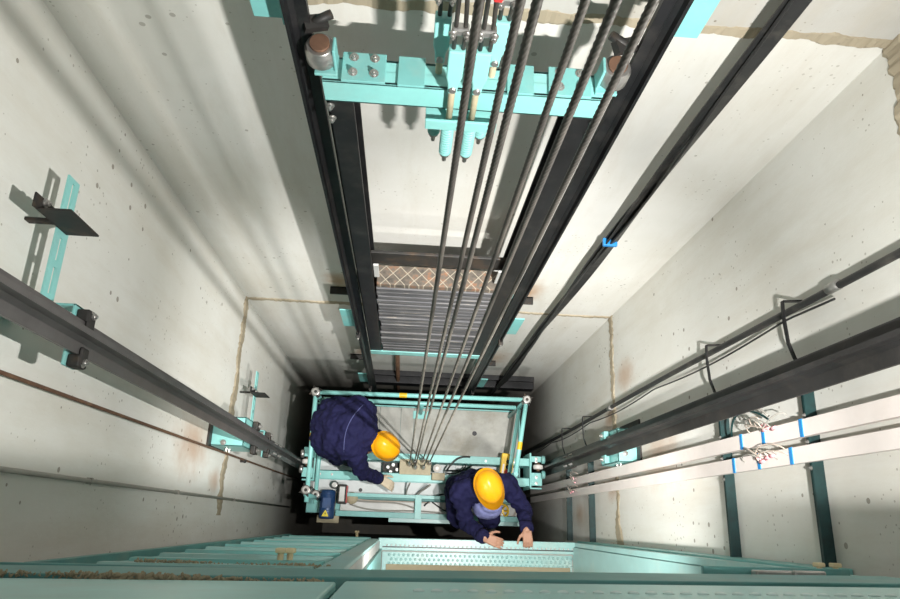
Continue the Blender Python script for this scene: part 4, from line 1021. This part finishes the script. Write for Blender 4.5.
def mechanic(label, J, hands, g=1.0):
    """J: joint positions. One fused body (head, trunk, limbs, fingers); clothes, boots and helmet are its children"""
    m = MB()
    head(m, J['head'], J['face'], J['crown'])
    chain(m, [(J['chest_top'], 0.062), (J['neck'], 0.056), (Vector(J['head']) - Vector(J['crown']).normalized() * 0.04, 0.055)])
    chain(m, [(J['pelvis'], 0.115), (J['waist'], 0.105), (J['chest'], 0.125), (J['chest_top'], 0.09)])
    for s in 'rl':
        chain(m, [(J['chest_top'], 0.07), (J['sh_' + s], 0.054), (J['el_' + s], 0.034), (J['wr_' + s], 0.025)])
        chain(m, [(J['pelvis'], 0.10), (J['hip_' + s], 0.092), (J['kn_' + s], 0.060), (J['an_' + s], 0.042)])
    for s, (d, n, side, curl) in hands.items(): hand(m, J['wr_' + s], d, n, side, curl, 1.0)
    body = fuse(m, 'person', SKIN, None, 0.0052, 2)
    tag(body, label, 'person')
    face_parts(body, J['head'], J['face'], J['crown'])
    helmet(body, J['head'], J['face'], J['crown'])
    # coverall jacket: trunk and sleeves
    m = MB()
    fw = Vector(J['front']).normalized()
    chain(m, [(J['pelvis'], 0.140 * g), (J['waist'], 0.130 * g), (J['chest'], 0.142 * g), (J['chest_top'], 0.100 * g)])
    ax = (Vector(J['sh_l']) - Vector(J['sh_r'])).normalized()
    for c, r in ((J['pelvis'], 0.085 * g), (J['waist'], 0.085 * g), (J['chest'], 0.10 * g)):
        c = Vector(c); cone(m, c - ax * r, 0.115 * g, c + ax * r, 0.115 * g)
    for s in 'rl':
        chain(m, [(J['chest_top'], 0.10), (J['sh_' + s], 0.080), (Vector(J['sh_' + s]).lerp(Vector(J['el_' + s]), 0.5), 0.063), (J['el_' + s], 0.056), (Vector(J['el_' + s]).lerp(Vector(J['wr_' + s]), 0.6), 0.049), (Vector(J['el_' + s]).lerp(Vector(J['wr_' + s]), 0.90), 0.042)])
        chain(m, [(J['pelvis'], 0.13), (J['hip_' + s], 0.122), (J['kn_' + s], 0.088), (Vector(J['kn_' + s]).lerp(Vector(J['an_' + s]), 0.85), 0.072)])
    cov = fuse(m, 'coverall', NAVY, body, 0.009, 3, 0.042, 0.055)
    # collar
    nk = Vector(J['neck']); cr = (Vector(J['head']) - Vector(J['chest_top'])).normalized()
    u = cr.cross(fw).normalized(); v = u.cross(cr)
    m = MB(); m.tube([nk - cr * 0.005 + (u * math.cos(a) + v * math.sin(a)) * 0.076 for a in [2 * PI * i / 24 + 0.0 for i in range(25)]], 0.020, 8, False)
    m.obj('collar', NAVY, cov)
    for s in 'rl':
        e, w = Vector(J['el_' + s]), Vector(J['wr_' + s]); d = (w - e).normalized(); c = e.lerp(w, 0.90)
        MB().lathe([(0.040, -0.02), (0.051, -0.018), (0.050, 0.022), (0.036, 0.025)], c, d, 18).obj('cuff', NAVY, cov)
        boot(body, J['an_' + s], J['front'])
    return body, cov

# left worker: bent forward from the hips, right hand reaching down to the crosshead
ZF = ZROOF
JL = dict(pelvis=(-0.575, 0.68, -5.33), waist=(-0.50, 0.675, -5.27), chest=(-0.40, 0.665, -5.24), chest_top=(-0.315, 0.63, -5.25), neck=(-0.235, 0.580, -5.29),
          head=(-0.175, 0.556, -5.315), face=(0.62, -0.30, -0.62), crown=(0.72, -0.30, 0.62), front=(0.55, -0.15, -0.8),
          sh_r=(-0.375, 0.475, -5.265), el_r=tuple(P(362, 472, -5.50)), wr_r=tuple(P(379, 478.5, -5.80)),
          sh_l=(-0.31, 0.80, -5.28), el_l=(-0.33, 0.80, -5.56), wr_l=(-0.30, 0.62, -5.74),
          hip_r=(-0.59, 0.565, -5.40), kn_r=(-0.50, 0.53, -5.76), an_r=(-0.60, 0.52, ZF + 0.10),
          hip_l=(-0.60, 0.765, -5.40), kn_l=(-0.50, 0.80, -5.76), an_l=(-0.62, 0.80, ZF + 0.10))
bL_, cL_ = mechanic('person in navy coverall and yellow hard hat bending over, at left on car roof', JL,
    {'r': ((0.84, -0.40, -0.36), (-0.25, -0.2, -1.0), 1, 0.35), 'l': ((0.15, -0.75, -0.62), (-0.4, 0.2, -0.8), -1, 0.5)}, 1.14)
# glove over the right hand
m = MB(); hand(m, Vector(JL['wr_r']) + Vector((0.84, -0.40, -0.36)) * 0.012, (0.84, -0.40, -0.36), (-0.25, -0.2, -1.0), 1, 0.35, 1.10)
fuse(m, 'glove', GLOVE, bL_, 0.0055, 2)

# right worker: crouching at the front edge, both hands on the landing sill
JR = dict(pelvis=(0.545, 0.275, -5.66), waist=(0.555, 0.268, -5.50), chest=(0.575, 0.262, -5.30), chest_top=(0.588, 0.258, -5.16), neck=(0.594, 0.272, -5.08),
          head=(0.600, 0.268, -4.985), face=(0.42, -0.86, -0.30), crown=(0.12, -0.24, 0.96), front=(0.2, -1, 0),
          sh_r=(0.425, 0.215, -5.17), el_r=tuple(P(466, 523, -5.25)), wr_r=tuple(P(484.5, 537.5, -5.06)),
          sh_l=(0.765, 0.290, -5.17), el_l=tuple(P(523, 507, -5.25)), wr_l=tuple(P(527, 529.5, -5.06)),
          hip_r=(0.455, 0.26, -5.70), kn_r=(0.45, 0.06, -5.62), an_r=(0.45, 0.22, ZF + 0.10),
          hip_l=(0.645, 0.27, -5.70), kn_l=(0.70, 0.06, -5.62), an_l=(0.69, 0.22, ZF + 0.10))
bR_, cR_ = mechanic('person in navy coverall and yellow hard hat with both hands on the landing sill', JR,
    {'r': ((0.95, -0.30, -0.05), (0.1, 0.0, -1), 1, 0.22), 'l': ((0.10, -0.98, -0.10), (0, 0, -1), -1, 0.5)})
# pale shirt front below the chin
c0 = Vector(JR['waist']).lerp(Vector(JR['chest']), 0.5); f = Vector(JR['front']).normalized()
m = MB(); q = P(488, 511, -5.24)
ell(m, (q.x, q.y + 0.025, -5.29), (0.115, 0.085, 0.14)); ell(m, (q.x + 0.015, q.y + 0.045, -5.16), (0.08, 0.06, 0.06))
fuse(m, 'shirt', SHIRT, bR_, 0.008, 3, 0.014, 0.06)
# stitched yoke seam across the left worker's back
pts = []
for w_ in bez((363, 405, 0), (352, 416, 0), (343, 428, 0), (344, 452, 0), 26):
    d_ = ray(w_.x, w_.y).normalized(); hit, loc, nrm, _ = cL_.ray_cast(Vector((0, 0, 0)), d_)
    if hit: pts.append(loc + nrm * 0.001)
if len(pts) > 4: MB().tube(pts, 0.0028, 6).obj('seam', THREAD, cL_)

# PART 10 ------------------------------------------------------------------ light
# work lamp hung just inside the shaft, unseen cup added to cut its light off towards the front wall
LP = Vector((0.66, 0.045, -0.72))
t = thing('work_lamp', LP, 'round work lamp hung at the landing edge, shining into the shaft', 'lamp')
MB().lathe([(0.006, -0.07), (0.05, -0.065), (0.075, -0.03), (0.08, 0.006), (0.077, 0.006), (0.072, -0.028), (0.047, -0.058), (0.006, -0.062)], LP, (0.0, 1, 0), 40).obj('cutoff_cup', BLACK, t)
MB().tube([LP + Vector((0, -0.065, 0)), LP + Vector((0, -0.09, 0.2)), LP + Vector((0, -0.10, 0.45))], 0.008, 8).obj('stem', BLACK, t)
d = bpy.data.lights.new('work_lamp_light', 'AREA'); d.shape = 'RECTANGLE'; d.size = 0.07; d.size_y = 0.004; d.energy = 54; d.color = (1.0, 0.985, 0.95)
o = bpy.data.objects.new('work_lamp_light', d); COL.objects.link(o)
aim = Vector((-0.30, 0.55, -0.78)).normalized(); lx = Vector((0, 1, 0)).cross(aim).normalized(); ly = (-aim).cross(lx)
o.matrix_world = Matrix.Translation(LP + Vector((0, 0.003, 0))) @ Matrix((lx, ly, -aim)).transposed().to_4x4()
d = bpy.data.lights.new('car_fill_spot', 'SPOT'); d.energy = 800; d.shadow_soft_size = 0.012; d.color = (1.0, 0.985, 0.95); d.spot_size = 1.25; d.spot_blend = 1.0  # added fill from the lamp's place, brightens the car and lower walls
o = bpy.data.objects.new('car_fill_spot', d); COL.objects.link(o); o.location = LP + Vector((0, 0.006, 0))
o.rotation_euler = (Vector((0.15, 0.75, -5.6)) - o.location).to_track_quat('-Z', 'Y').to_euler()
d = bpy.data.lights.new('landing_lamp', 'SPOT'); d.energy = 190; d.shadow_soft_size = 0.05; d.color = (1.0, 0.985, 0.95); d.spot_size = 2.5; d.spot_blend = 1.0
o = bpy.data.objects.new('landing_lamp', d); COL.objects.link(o); o.location = (0.50, -0.30, -2.6)
o.rotation_euler = (Vector((0.2, 0.45, -6.2)) - o.location).to_track_quat('-Z', 'Y').to_euler()
d = bpy.data.lights.new('top_fill', 'AREA'); d.shape = 'DISK'; d.size = 0.5; d.energy = 6; d.color = (1, 0.99, 0.97)  # soft fill added overhead to lift the header and front parts
o = bpy.data.objects.new('top_fill', d); COL.objects.link(o); o.location = (0.45, 0.35, 0.9)
w = bpy.data.worlds.new('world'); sc.world = w; w.use_nodes = True
w.node_tree.nodes['Background'].inputs[0].default_value = (0.95, 0.97, 1.0, 1); w.node_tree.nodes['Background'].inputs[1].default_value = 0.15
sc.view_settings.view_transform = 'Standard'; sc.view_settings.look = 'None'; sc.view_settings.exposure = -0.08
